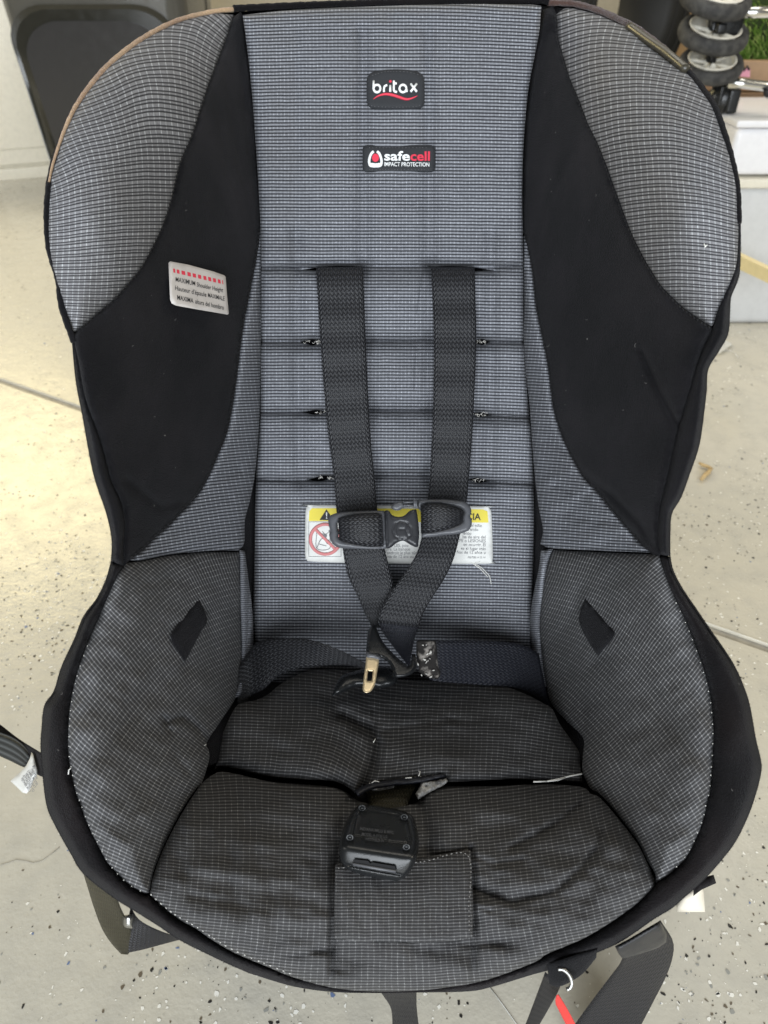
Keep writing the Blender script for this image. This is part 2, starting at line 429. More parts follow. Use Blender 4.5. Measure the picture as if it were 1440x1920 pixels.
def ribbon(name, L, Rr, mt, parent, cup=0.0006, step=9, m=8, thick=0.0012, vsc=8.0, ucells=9, label=None, wave=0.0):
    # L, Rr: (x, y, d) along the two edges
    def rs(P, n):
        P = smooth(P, False, 4.0, 80); s = np.concatenate([[0], np.cumsum(np.hypot(np.diff(P[:, 0]), np.diff(P[:, 1])))])
        t = np.linspace(0, s[-1], n); return np.stack([np.interp(t, s, P[:, i]) for i in range(3)], 1), s[-1]
    n = max(3, int(max(np.hypot(*(np.array(L[-1]) - np.array(L[0]))[:2]), 20) / step) + 2)
    A, la = rs(L, n); B, lb = rs(Rr, n); V = []; uv = []; Fc = []
    for i in range(n):
        vv = i / (n - 1) * (la + lb) / 2 / vsc
        wv = wave * math.sin(i * 0.9 + 0.7) if wave else 0
        for j in range(m + 1):
            t = j / m; p = A[i] * (1 - t) + B[i] * t
            e = cup * (1 - (2 * t - 1) ** 4)
            V.append(Uv(p[0], p[1], p[2] - e + wv)); uv.append((t * ucells, vv))
    N = len(V)
    for i in range(n):
        for j in (0, m):
            pass
    for i in range(n - 1):
        for j in range(m):
            a = i * (m + 1) + j; Fc.append((a, a + m + 1, a + m + 2, a + 1))
    # back side
    for i in range(n):
        for j in range(m + 1):
            t = j / m; p = A[i] * (1 - t) + B[i] * t; wv = wave * math.sin(i * 0.9 + 0.7) if wave else 0
            V.append(Uv(p[0], p[1], p[2] + thick + wv)); uv.append(uv[i * (m + 1) + j])
    for i in range(n - 1):
        for j in range(m):
            a = N + i * (m + 1) + j; Fc.append((a, a + 1, a + m + 2, a + m + 1))
        for j, s in ((0, 0), (m, 1)):
            a = i * (m + 1) + j; b = a + m + 1
            Fc.append((a, a + N, b + N, b) if s == 0 else (a, b, b + N, a + N))
    for j in range(m):
        Fc.append((j, j + 1, j + 1 + N, j + N)); a = (n - 1) * (m + 1) + j; Fc.append((a, a + N, a + 1 + N, a + 1))
    return mobj(name, V, Fc, mt, parent, uv=uv, label=label)

def text_vf(s, x, y, size, ang, depth, lift=0.0006, sx=1.0, off=0.0, align='LEFT', shear=0.0, fit=None, upright=False):
    cu = bpy.data.curves.new('t', 'FONT'); cu.body = s; cu.size = 1; cu.align_x = align; cu.offset = off; cu.resolution_u = 3; cu.shear = shear
    ob = bpy.data.objects.new('t', cu); C.objects.link(ob)
    dg = bpy.context.evaluated_depsgraph_get(); me = bpy.data.meshes.new_from_object(ob.evaluated_get(dg))
    P = np.array([v.co[:] for v in me.vertices]) if len(me.vertices) else np.zeros((0, 3)); Fc = [tuple(p.vertices) for p in me.polygons]
    bpy.data.objects.remove(ob); bpy.data.curves.remove(cu); bpy.data.meshes.remove(me)
    if not len(P): return [], []
    if fit: sx = fit / (max(P[:, 0].max() - P[:, 0].min(), 1e-6) * size); P[:, 0] -= P[:, 0].min()
    X = P[:, 0] * size * sx; Y = -P[:, 1] * size; a = R(ang)
    px = x + X * math.cos(a) - Y * math.sin(a); py = y + X * math.sin(a) + Y * math.cos(a)
    if upright: px = x + X * math.cos(a); py = y + X * math.sin(a) + Y
    return list(U(px, py, depth(px, py) - lift)), Fc
def stroke_vf(pts, wpx, depth, lift=0.0004, seg=8, closed=False, taper=None, d0=0.7, flat=0.45):
    P = smooth(pts, closed, 1.6, 200) if len(pts) > 2 else np.array(pts, float)
    if closed: P = np.vstack([P, P[:1], P[1:2]])
    D = depth(P[:, 0], P[:, 1]) - lift; W3 = U(P[:, 0], P[:, 1], D)
    n = len(P); r = [wpx / 2 * d0 / F * (1 if taper is None else taper(i / (n - 1))) for i in range(n)]
    view = (Uv(P[0, 0], P[0, 1], 1) - Vector((0, 0, CAMZ))).normalized()
    return tube_vf(W3, r, seg, True, (view, flat))
def dot_vf(x, y, rx, ry, depth, lift, n=14):
    V = [(x + rx * math.cos(2 * math.pi * k / n), y + ry * math.sin(2 * math.pi * k / n)) for k in range(n)]
    V = np.array(V); return list(U(V[:, 0], V[:, 1], depth(V[:, 0], V[:, 1]) - lift)), [tuple(range(n))[::-1]]
def poly_vf(pts, depth, lift):
    V = np.array(pts, float); n = len(V)
    a = sum(V[i, 0] * V[(i + 1) % n, 1] - V[(i + 1) % n, 0] * V[i, 1] for i in range(n))
    f = tuple(range(n)); f = f[::-1] if a > 0 else f
    return list(U(V[:, 0], V[:, 1], depth(V[:, 0], V[:, 1]) - lift)), [f]
def plane_depth(c):              # flat plane through three measured points
    c = np.array(c, float); A = np.stack([np.ones(3), c[:, 0], c[:, 1]], 1); k = np.linalg.solve(A, 1 / c[:, 2])
    return lambda x, y: 1 / (k[0] + k[1] * np.asarray(x, float) + k[2] * np.asarray(y, float))
def stitches(name, line, depth, mt, parent, ln=5.0, gap=3.2, off=2.0, lift=0.001, r=0.00035, slant=0.0):
    P = smooth(line, False, 2.0, 100); s = np.concatenate([[0], np.cumsum(np.hypot(*np.diff(P, axis=0).T))])
    parts = []; t = 2.0
    while t < s[-1] - ln:
        l2 = ln * random.uniform(0.7, 1.2)
        a = np.array([np.interp(t, s, P[:, 0]), np.interp(t, s, P[:, 1])]); b = np.array([np.interp(t + l2, s, P[:, 0]), np.interp(t + l2, s, P[:, 1])])
        d = b - a; nn = np.array([-d[1], d[0]]) / max(np.hypot(*d), 1e-6)
        a = a + nn * off; b = b + nn * (off + slant)
        Q = U([a[0], b[0]], [a[1], b[1]], depth(np.array([a[0], b[0]]), np.array([a[1], b[1]])) - lift)
        parts.append(tube_vf(Q, r, 4)); t += ln + gap * random.uniform(0.8, 1.3)
    V, Fc = merge(parts); return mobj(name, V, Fc, mt, parent, kind='stuff')
def box_vf(cx, cy, cz, sx, sy, sz, bev=0.0):
    bm = bmesh.new(); bmesh.ops.create_cube(bm, size=1)
    for v in bm.verts: v.co = Vector((v.co.x * sx + cx, v.co.y * sy + cy, v.co.z * sz + cz))
    if bev: bmesh.ops.bevel(bm, geom=bm.edges[:] + bm.verts[:], offset=bev, segments=3, profile=0.6, affect='EDGES')
    V = [v.co.copy() for v in bm.verts]; Fc = [tuple(v.index for v in f.verts) for f in bm.faces]; bm.free(); return V, Fc
def xf(vf, mtx): return [mtx @ Vector(v) for v in vf[0]], vf[1]

def pieces(name, parts, mt, parent, **kw): return [mobj(name, v, f, mt, parent, **kw) for v, f in parts]
# ================================================================== THE SETTING
def sheet(name, P, mt, kind='structure'):
    return mobj(name, P, [tuple(range(len(P)))], mt, kind=kind, sm=False)
def floor_mat():
    m = mat('speckled_epoxy', (0.46, 0.43, 0.35), 0.3, spec=0.7); t = NT(m)
    a = t.noise(2.2, 4); b = t.noise(26, 5); c = t.noise(220, 3)
    col = t.mix(t.ramp(a, .35, .7), (0.655, 0.615, 0.51, 1), (0.60, 0.575, 0.495, 1))
    col = t.mix(t.ramp(b, .45, .75, 0, .5), col, (0.44, 0.425, 0.375, 1))
    col = t.mix(t.ramp(c, .62, .74, 0, .25), col, (0.26, 0.245, 0.21, 1))
    t.link(col, t.p.inputs['Base Color']); t.link(t.ramp(b, .3, .7, .16, .30), t.p.inputs['Roughness'])
    t.bump(t.math('ADD', t.math('MULTIPLY', b, 2.0), t.math('ADD', c, t.math('MULTIPLY', t.noise(70, 2), 1.2))), .26, .0012)
    return m
M['floor'] = floor_mat()
# concrete joint: two slabs with a recessed groove between them
ja = G(0, 714); jb = G(1440, 1216); jd = (jb - ja).normalized(); jn = Vector((-jd.y, jd.x, 0)) * -1
if jn.y < 0: jn = -jn
j0 = ja - jd * 6; j1 = jb + jd * 6; hw = .008
def slab(name, P, gedge):
    n = len(P); V = [Vector(p) for p in P] + [Vector(P[i]) - Vector((0, 0, .02)) for i in gedge]
    return mobj(name, V, [tuple(range(n)), (gedge[0], gedge[1], n + 1, n)], M['floor'], kind='structure', sm=False)
slab('floor', [j0 - jn * hw, j1 - jn * hw, j1 - jn * 8, j0 - jn * 8], [0, 1])
slab('floor', [j1 + jn * hw, j0 + jn * hw, j0 + jn * 9, j1 + jn * 9], [0, 1])
M['joint'] = satin('joint_filler', (0.40, 0.37, 0.31), .25)
mobj('floor_joint', [j0 - jn * hw - Vector((0,0,.007)), j1 - jn * hw - Vector((0,0,.007)), j1 + jn * hw - Vector((0,0,.004)), j0 + jn * hw - Vector((0,0,.004))], [(0, 1, 2, 3)], M['joint'], kind='structure', sm=False)
# lip of the joint, slightly raised
mobj('joint_edge', *merge([tube_vf([j0 + jn * .010 - Vector((0,0,.001)), j1 + jn * .010 - Vector((0,0,.001))], .0022, 6)]), M['floor'], kind='structure')
# paint flakes scattered in the coating
fm = [mat('flake_white', (0.95, 0.93, 0.85), .4), mat('flake_black', (0.03, 0.028, 0.026), .4), mat('flake_brown', (0.16, 0.13, 0.09), .4), mat('flake_blue', (0.16, 0.22, 0.38), .4), mat('flake_grey', (0.34, 0.34, 0.31), .4)]
V = []; Fc = []; MI = []
def flake(x, y, s):
    k = random.randint(4, 6); a0 = random.uniform(0, 6.28); st = random.uniform(.45, 1); ca, sa = math.cos(a0), math.sin(a0); b = len(V)
    for i in range(k):
        a = 2 * math.pi * (i + random.uniform(-.28, .28)) / k; r = s * random.uniform(.6, 1.1)
        px, py = r * math.cos(a), r * math.sin(a) * st; V.append((x + px * ca - py * sa, y + px * sa + py * ca, .0004))
    Fc.append(tuple(range(b, b + k))); MI.append(random.choices(range(5), (46, 19, 14, 5, 16))[0])
jx = lambda x, y: abs((Vector((x, y, 0)) - ja).dot(jn)) > .016
def scatter(n, x0, x1, y0, y1, smin, smax):
    for _ in range(n):
        x = random.uniform(x0, x1); y = random.uniform(y0, y1)
        cl = value_noise(np.array([x * 7.0 + 40]), np.array([y * 7.0 + 40]), 5)[0]
        if random.random() > .55 + .8 * cl: continue
        if jx(x, y): flake(x, y, smin + (smax - smin) * random.random() ** 2.0)
scatter(30000, -.75, .75, .05, 1.3, .0005, .0031)
scatter(30000, -2.2, 1.8, 1.3, 3.9, .0010, .0045)
scatter(4000, -.75, .75, .05, 1.1, .0002, .0009)
mobj('paint_flake', V, Fc, None, kind='stuff', mats=fm, midx=MI, sm=False)
# hairline crack at lower left, tile-like score line at lower centre
M['crack'] = mat('crack', (0.33, 0.31, 0.27), .9)
ck = [G(x, y, .0006) for x, y in ((0,1622),(14,1618),(30,1612),(48,1614),(62,1618),(78,1614),(95,1602),(112,1588))]
mobj('floor_crack', *tube_vf(ck, .00025, 4), M['crack'], kind='structure')
ck = [G(x, y, .0005) for x, y in ((918,1850),(940,1880),(965,1915),(985,1945))]
mobj('floor_crack', *tube_vf(ck, .0004, 4), M['label_w'], kind='structure')

# ---- white cupboard door far left
M['paint'] = satin('cream_white_paint', (0.84, 0.80, 0.68), .08); M['paint'].node_tree.nodes['Principled BSDF'].inputs['Roughness'].default_value = .3
M['wallp'] = satin('beige_wall_paint', (0.50, 0.46, 0.37), .1)
yaw = R(22); wo_ = G(50, 334)
def wall_pt(s, z, off=0): return Vector((wo_.x + s * math.cos(yaw) + off * math.sin(yaw), wo_.y + s * math.sin(yaw) - off * math.cos(yaw), z))
def wbox(s0, s1, z0, z1, f, b, bev=.002):
    v, fc = box_vf((s0 + s1) / 2, 0, (z0 + z1) / 2, s1 - s0, f + b, z1 - z0, bev)
    return [wall_pt(p.x, p.z, (p.y * -1) + (f - b) / 2) for p in v], fc
cab = empty('storage_cupboard', tuple(wall_pt(0, 0)), 'cream white panelled cupboard beside the black bin at the left edge', 'cupboard')
mobj('plinth', *wbox(-2.0, .6, 0, .045, 0.012, .4), M['paint'], cab)
mobj('body', *wbox(-2.0, .6, .045, .92, -0.002, .4), M['paint'], cab)
for s0, s1 in ((-1.2, -.135), (-.125, .45)):
    d = mobj('door', *wbox(s0, s1, .06, .88, .020, 0.0015, .004), M['paint'], cab)
    mobj('panel', *wbox(s0 + .05, s1 - .05, .12, .83, .026, -.018, .006), M['paint'], d)
kn = wall_pt(-.075, .40, .055)
def ball_vf(c, r, sx=1, sy=1, sz=1, n=12):
    V = []; Fc = []
    for i in range(n + 1):
        for k in range(n * 2):
            a = math.pi * i / n; b = math.pi * k / n; V.append(Vector((c[0] + r * sx * math.sin(a) * math.cos(b), c[1] + r * sy * math.sin(a) * math.sin(b), c[2] + r * sz * math.cos(a))))
    for i in range(n):
        for k in range(n * 2): Fc.append((i * 2 * n + k, i * 2 * n + (k + 1) % (2 * n), (i + 1) * 2 * n + (k + 1) % (2 * n), (i + 1) * 2 * n + k))
    return V, Fc
mobj('knob', *merge([ball_vf(kn, .022), tube_vf([kn, wall_pt(-.075, .40, .02)], .009, 10)]), M['paint'], d)
mobj('garage_wall', *box_vf(0.4, 4.6, 1.4, 8, .1, 2.8), M['wallp'], kind='structure', sm=False)

# ---- black waste bin
M['binp'] = plastic('grey_black_bin_plastic', (0.085, 0.083, 0.074), .15, .15)
M['binq'] = plastic('dark_grey_bin_panel', (0.034, 0.034, 0.036), .15, .15)
M['binr'] = plastic('black_bin_recess', (0.022, 0.022, 0.018), .15, .15)
bn = empty('waste_bin', (-.95, 2.95, 0), 'tall glossy black waste bin with arched front panel behind the seat', 'bin')
YB = 2.85
def bin_ring(z, n=40):
    hx = .27 + .04 * (z / 1.0); hy = .24 + .03 * z; r = .07; cx = -.925 + .02 * (.4 - z); cy = YB + .24; P = []
    for qx, qy, a0 in ((1, -1, -90), (1, 1, 0), (-1, 1, 90), (-1, -1, 180)):
        for k in range(7):
            a = R(a0 + 15 * k); P.append(Vector((cx + qx * (hx - r) + r * math.cos(a), cy + qy * (hy - r) + r * math.sin(a), z)))
    return P
V = []; zs = [0, .02, .3, .7, 1.0, 1.02]
for z in zs: V += bin_ring(z)
n = 28; Fc = [(i * n + k, i * n + (k + 1) % n, (i + 1) * n + (k + 1) % n, (i + 1) * n + k) for i in range(len(zs) - 1) for k in range(n)]; Fc.append(tuple((len(zs) - 1) * n + k for k in range(n)))
mobj('body', V, Fc, M['binp'], bn)
fy = lambda z: YB + .0 - .03 * z - .002
def arch(inset, y):
    x0, x1 = -1.205 + inset, -.665 - inset; zt = .655 - inset * 1.1; P = [(x0 + .03, .10), (x1 - .03, .10)]
    r = .13
    for k in range(9): a = R(90 * k / 8); P.append((x1 - r + r * math.cos(a), zt - r * .8 + r * .8 * math.sin(a)))
    for k in range(9): a = R(90 + 90 * k / 8); P.append((x0 + r + r * math.cos(a), zt - r * .8 + r * .8 * math.sin(a)))
    return [Vector((x, fy(z) + y, z)) for x, z in P]
def ringband(i0, y0, i1, y1):
    A = arch(i0, y0); B_ = arch(i1, y1); n = len(A); return A + B_, [(k, (k + 1) % n, n + (k + 1) % n, n + k) for k in range(n)]
mobj('arched_recess', *merge([ringband(0, -.006, .012, -.002), ringband(.012, -.002, .040, -.0035)]), M['binr'], bn)
P = arch(.040, -.010); mobj('front_panel', *merge([(P, [tuple(range(len(P)))]), ringband(.040, -.0035, .040, -.010)]), M['binq'], bn, sm=False)
mobj('lid', *box_vf(-.94, YB + .22, 1.05, .68, .62, .06, .025), M['binr'], bn)

# dark vacuum-like hose post next to the bin
vp = empty('hose_post', tuple(Vector((-.60, 3.2, 0))), 'black post with silver bands standing between bin and wall', 'post')
c1 = atY(352, 15, 3.2); mobj('post', *tube_vf([(c1.x + .02, 3.2, 0), (c1.x + .02, 3.2, 1.1)], .052, 16), M['buckle'], vp)
W = [tube_vf([(c1.x - .015, 3.17, z), (c1.x - .015, 3.17, z + .012)], .045, 16) for z in (c1.z - .035, c1.z - .010, c1.z + .015, c1.z + .04)]
mobj('band', *merge(W), M['steel'], vp)

# ---- right side: storage boxes, board, carton, turf, wheels, tyre
M['tote'] = satin('white_box_plastic', (0.90, 0.90, 0.93), .04); M['tote'].node_tree.nodes['Principled BSDF'].inputs['Roughness'].default_value = .25
M['tote2'] = satin('grey_white_box_plastic', (0.66, 0.67, 0.68), .06)
M['board'] = satin('cream_board', (0.85, 0.72, 0.40), .06)
M['card'] = satin('brown_cardboard', (0.36, 0.23, 0.13), .15)
def solid(name, x0, x1, y0, y1, z0, z1, mt, par, bev=.008): return mobj(name, *box_vf((x0 + x1) / 2, (y0 + y1) / 2, (z0 + z1) / 2, x1 - x0, y1 - y0, z1 - z0, bev), mt, par)
tb = empty('storage_box', (1.25, 2.05, 0), 'pale grey plastic storage box on the floor under the white one', 'storage box', 'stacked storage boxes')
YT = 1.86; xl = atY(1352, 400, YT).x
zt = lambda py: atY(1400, py, YT).z
solid('body', xl, 1.75, YT, 2.35, 0, zt(352), M['tote2'], tb, .02); solid('rim', xl - .004, 1.76, YT - .008, 2.36, zt(352), zt(335), M['paint'], tb, .004)
tc = empty('storage_box', (1.25, 2.05, zt(333)), 'white plastic storage box stacked on the pale grey one', 'storage box', 'stacked storage boxes')
solid('body', xl - .01, 1.75, YT + .005, 2.35, zt(330), zt(243), M['tote'], tc, .014); solid('lid', xl - .018, 1.77, YT - .004, 2.37, zt(240), zt(226), M['tote'], tc, .006)
# board leaning at the lower box
q = [atY(1362, 468, 1.80), atY(1480, 524, 1.62), atY(1480, 550, 1.62), atY(1362, 494, 1.80)]
q = [Vector(p) for p in q]; V = q + [p + Vector((.01, .03, 0)) for p in q]
tag(mobj('cream_board', V, [(0, 1, 2, 3), (7, 6, 5, 4), (0, 4, 5, 1), (3, 2, 6, 7), (0, 3, 7, 4), (1, 5, 6, 2)], M['board'], sm=False), 'cream edge of a board leaning against the pale storage boxes', 'board')
# carton standing on the boxes behind
ct = empty('cardboard_carton', (1.5, 2.35, .53), 'brown cardboard carton with pink sticker below the green turf', 'carton')
YC = 2.2; zc = lambda py: atY(1400, py, YC).z
solid('body', atY(1262, 150, YC).x, 2.3, YC, 2.34, zt(222), zc(182), M['card'], ct, .004); solid('flap', atY(1262, 150, YC).x - .01, 2.3, YC + .05, YC + .08, zc(176), zc(118), M['card'], ct, .004)
pk = mat('pink_sticker', (0.72, 0.32, 0.42), .6)
q = [atY(1385, 128, YC + .043), atY(1407, 128, YC + .043), atY(1406, 145, YC + .043), atY(1385, 143, YC + .043)]
st = mobj('sticker', q, [(0, 1, 2, 3)], pk, ct, sm=False)
q = [atY(1392, 122, YC + .038), atY(1396, 132, YC + .038), atY(1401, 124, YC + .038), atY(1405, 131, YC + .038)]
mobj('marking', *tube_vf(q, .003, 5), M['black_print'], st)
# wooden strip seen between tyre and wheels
tag(mobj('wooden_plank', *box_vf(atY(1290, 20, 3.1).x, 3.1, .75, .16, .03, .9, .003), mat('tan_wood', (0.55, 0.36, 0.19), .7)), 'tan wooden plank upright between the tyre and the stroller wheels', 'plank')
# artificial turf roll
M['grass'] = mat('turf_blade', (0.14, 0.26, 0.04), .5); M['grass2'] = mat('turf_blade_pale', (0.38, 0.48, 0.14), .5); M['backing'] = mat('turf_backing', (0.03, 0.05, 0.012), .9)
tf = empty('turf_roll', (1.75, 2.6, .7), 'rolled green artificial turf behind the stroller wheels', 'turf')
tcx = atY(1500, 40, 2.55); body = tube_vf([(atY(1385, 60, 2.4).x, 2.47, zc(118) + .14), (2.6, 2.47, zc(118) + .14)], .165, 24); mobj('roll', *body, M['backing'], tf)
V = []; Fc = []; MI = []
for i in range(16000):
    x = random.uniform(atY(1380, 60, 2.4).x - .02, 2.2); a = random.uniform(R(150), R(400)); c = Vector((x, 2.47 + .163 * math.cos(a), zc(118) + .14 + .163 * math.sin(a)))
    nrm = Vector((random.uniform(-.5, .5), math.cos(a), math.sin(a) + .2)).normalized(); l = random.uniform(.015, .035); sdv = Vector((1, 0, 0)) * .0026
    b = len(V); V += [c - sdv, c + sdv, c + nrm * l + Vector((random.uniform(-.008, .008), 0, -.006))]; Fc.append((b, b + 1, b + 2)); MI.append(int(random.random() < .35))
mobj('blade', V, Fc, None, tf, kind='stuff', mats=[M['grass'], M['grass2']], midx=MI, sm=False)
# folded stroller: three wheels over one another, caster and tubes
M['rubber'] = mat('dusty_grey_rubber', (0.075, 0.075, 0.076), .75); _t = NT(M['rubber']); _n = _t.noise(60, 4); _t.link(_t.mix(_t.ramp(_n, .4, .7), (0.028, .028, .029, 1), (0.075, .074, .070, 1)), _t.p.inputs['Base Color']); _t.bump(_t.noise(200, 3), .5, .002)
M['hub'] = satin('pale_hub_plastic', (0.78, 0.75, 0.66), .2)
sr = empty('folded_stroller', (1.0, 2.1, .0), 'folded stroller with grey rubber wheels and chrome tubes at the upper right', 'stroller')
def torus_vf(Rm, r, rx, n=40, m=12):
    V = []; Fc = []
    for i in range(n):
        a = 2 * math.pi * i / n
        for k in range(m):
            b = 2 * math.pi * k / m; q = Rm + r * math.cos(b); V.append(Vector((q * math.cos(a), q * math.sin(a), rx * math.sin(b))))
    for i in range(n):
        for k in range(m): Fc.append((i * m + k, ((i + 1) % n) * m + k, ((i + 1) % n) * m + (k + 1) % m, i * m + (k + 1) % m))
    return V, Fc
def disc_vf(prof, n=36):                # lathe about z
    V = []; Fc = []
    for r, z in prof:
        for k in range(n): a = 2 * math.pi * k / n; V.append(Vector((r * math.cos(a), r * math.sin(a), z)))
    for i in range(len(prof) - 1):
        for k in range(n): Fc.append((i * n + k, i * n + (k + 1) % n, (i + 1) * n + (k + 1) % n, (i + 1) * n + k))
    return V, Fc
def wheel(px, py, Y, rpx, tilt, roll, spokes=5):
    c = atY(px, py, Y); rad = rpx / F * dY(py, Y)
    mt = Matrix.Translation(c) @ Matrix.Rotation(R(roll), 4, 'Y') @ Matrix.Rotation(R(tilt), 4, 'X')
    o = mobj('wheel', *xf(torus_vf(rad * .84, rad * .15, rad * .21), mt), M['rubber'], sr)
    h = [disc_vf([(rad * .74, .20 * rad), (rad * .70, .24 * rad), (rad * .64, .16 * rad), (rad * .60, -.05 * rad), (rad * .22, -.02 * rad), (rad * .2, .10 * rad), (rad * .08, .12 * rad), (.0001, .12 * rad)])]
    for k in range(spokes):
        a = 2 * math.pi * k / spokes + .4; h.append(tube_vf([(rad * .15 * math.cos(a), rad * .15 * math.sin(a), .08 * rad), (rad * .66 * math.cos(a), rad * .66 * math.sin(a), .12 * rad)], rad * .06, 6))
    mobj('hub', *xf(merge(h), mt), M['hub'], o)
    return c
w1 = wheel(1341, -2, 1.95, 68, 20, 5); w2 = wheel(1337, 64, 1.95, 66, 20, 2); w3 = wheel(1332, 122, 1.95, 60, 20, -3)
ctr = atY(1355, 186, 1.97); mobj('caster', *merge([ball_vf(ctr, .036, 1.05, .9, 1.0), box_vf(ctr.x + .012, ctr.y - .028, ctr.z, .026, .02, .05, .006), box_vf(ctr.x - .016, ctr.y - .02, ctr.z + .01, .01, .02, .04, .003)]), M['buckle'], sr)
mobj('axle', *tube_vf([w1, w2, w3, ctr], .012, 10), M['buckle'], sr)
mobj('bracket', *merge([box_vf(w2.x + .03, w2.y + .0, w2.z + .018, .05, .035, .04, .006), box_vf(w2.x + .005, w2.y - .01, w2.z + .012, .02, .05, .02, .004)]), M['buckle'], sr)
M['chrome'] = mat('brushed_aluminium', (0.80, 0.80, 0.77), .22, 1.0)
for P in ([(1385,25),(1420,23),(1500,22)], [(1366,156),(1395,157),(1430,161),(1500,170)]):
    mobj('frame_tube', *tube_vf([atY(x, y, 1.92) for x, y in P], .0105, 14), M['chrome'], sr)
mobj('pivot', *tube_vf([atY(1440, 172, 1.90), atY(1441, 176, 1.93)], .010, 12), M['buckle'], sr)
# car tyre
M['tyre'] = mat('black_tyre_rubber', (0.022, 0.021, 0.019), .6); _t = NT(M['tyre']); _t.bump(_t.noise(140, 3), .4, .002)
ty = empty('car_tyre', (.95, 2.9, 0), 'dusty black car tyre with deep tread standing behind the seat back', 'tyre')
tc_ = atY(1158, 2, 2.7) + Vector((0, .10, -.02)); 
tm = Matrix.Translation(tc_) @ Matrix.Rotation(R(-52), 4, 'Z') @ Matrix.Rotation(R(90), 4, 'Y')
Rt = .30
prof = [(.17, -.09), (.20, -.105), (.26, -.115), (.285, -.105), (.298, -.085), (.304, -.04), (.305, 0), (.304, .04), (.298, .085), (.285, .105), (.26, .115), (.20, .105), (.17, .09), (.17, -.09)]
mobj('carcass', *xf(disc_vf(prof, 72), tm), M['tyre'], ty)
tb_ = []
for i in range(64):
    a = 2 * math.pi * i / 64
    for z0, z1 in ((-.088, -.052), (-.044, -.006), (.006, .044), (.052, .088)):
        v, f = box_vf(0, 0, (z0 + z1) / 2, .010, .0245, z1 - z0, 0)
        rot = Matrix.Rotation(a, 4, 'Z') @ Matrix.Translation((.307, 0, 0)) @ Matrix.Rotation(R(14), 4, 'X')
        tb_.append(([tm @ (rot @ p) for p in v], f))
mobj('tread_block', *merge(tb_), M['tyre'], ty, kind='stuff', sm=False)
rb = [xf(torus_vf(r_, .0022, .0022, 72, 6), tm @ Matrix.Translation((0, 0, z_))) for r_, z_ in ((.275, .1115), (.245, .1175), (.21, .108), (.275, -.1115), (.245, -.1175))]
mobj('sidewall_rib', *merge(rb), M['tyre'], ty)

# ---- scraps on the floor
P = [G(1345, 668), G(1352, 640), G(1373, 648), G(1360, 660)]
sc_ = mobj('paper_scrap', [p + Vector((0, 0, .004 + .004 * (i % 2))) for i, p in enumerate(P)] + [p + Vector((0, 0, .0035 + .004 * (i % 2))) for i, p in enumerate(P)], [(0, 1, 2), (0, 2, 3), (6, 5, 4), (7, 6, 4), (0, 4, 5, 1), (1, 5, 6, 2), (2, 6, 7, 3), (3, 7, 4, 0)], M['label_w'], sm=False)
tag(sc_, 'white paper scrap on the floor right of the seat', 'paper')
tag(mobj('string', *tube_vf([G(x, y, .004) for x, y in ((1356,658),(1366,656),(1376,660),(1383,669))], .0009, 6), M['thread_w']), 'thin white curl of string beside the paper scrap', 'string')
M['chip'] = satin('tan_wood_chip', (0.62, 0.45, 0.22), .2)
def chip(pts, r): return tube_vf([G(x, y, .006) for x, y in pts], r, 6)
tag(mobj('wood_chip', *merge([chip([(1311,868),(1318,872),(1327,875),(1334,878)], [.002, .0035, .0035, .002]), chip([(1334,878),(1328,886),(1322,891),(1315,899)], [.003, .004, .004, .003])]), M['chip']), 'tan bent wood chip lying on the floor at the right', 'wood chip')
# ================================================================== THE CHILD CAR SEAT
seat = empty('child_car_seat', (0.0, 0.45, 0.0), 'grey checked child car seat with black velour wings and black harness on the speckled floor', 'car seat')

# measured distances over the left side; the right side is its near mirror image
LC = [(440,25,.69),(350,35,.66),(260,88,.60),(190,145,.555),(130,240,.515),(95,350,.497),(86,430,.495),(105,530,.497),(138,640,.50),
 (150,730,.505),(175,880,.515),(208,1000,.53),(208,1060,.53),(330,150,.60),(230,250,.535),(180,400,.505),(300,350,.57),(400,150,.655),
 (420,300,.655),(250,520,.54),(350,500,.61),(320,700,.585),(220,700,.53),(470,300,.70),(489,434,.71),(485,700,.715),(420,600,.66),
 (400,800,.65),(300,900,.58),(470,950,.715),(380,980,.65),(300,1030,.60),(240,1050,.555),(455,1020,.71),
 (448,1100,.70),(474,1200,.735),(440,1309,.68),(300,1100,.60),(350,1200,.62),(200,1150,.54),(150,1250,.52),(115,1260,.52),(80,1400,.505),
 (130,1380,.498),(250,1350,.545),(360,1350,.60),(385,1400,.595),(378,1470,.57),(250,1500,.505),(150,1520,.48),(95,1540,.485),
 (271,1676,.472),(200,1640,.472),(150,1640,.475),(240,1710,.472),(330,1600,.515),(350,1760,.472)]
def mx(x, y):
    t = min(max((y - 1080) / 200, 0), 1); return (1476 if y < 1080 else 1476 + 29 * t) - x
side_d = TPS(LC + [(mx(x, y), y, d) for x, y, d in LC] + [(500, 1835, .480), (720, 1862, .485), (960, 1840, .480), (720, -5, .71), (600, 5, .705), (860, 0, .705)])
def back_d(x, y):
    x = np.asarray(x, float); y = np.asarray(y, float)
    t = (y - 20) / 1270; d = 1 / ((1 - t) / .70 + t / .76)
    return d - 0.020 * np.clip(np.abs(x - 735) / 260, 0, 1.2) ** 2.5 * np.clip(1 - y / 1500, 0, 1)
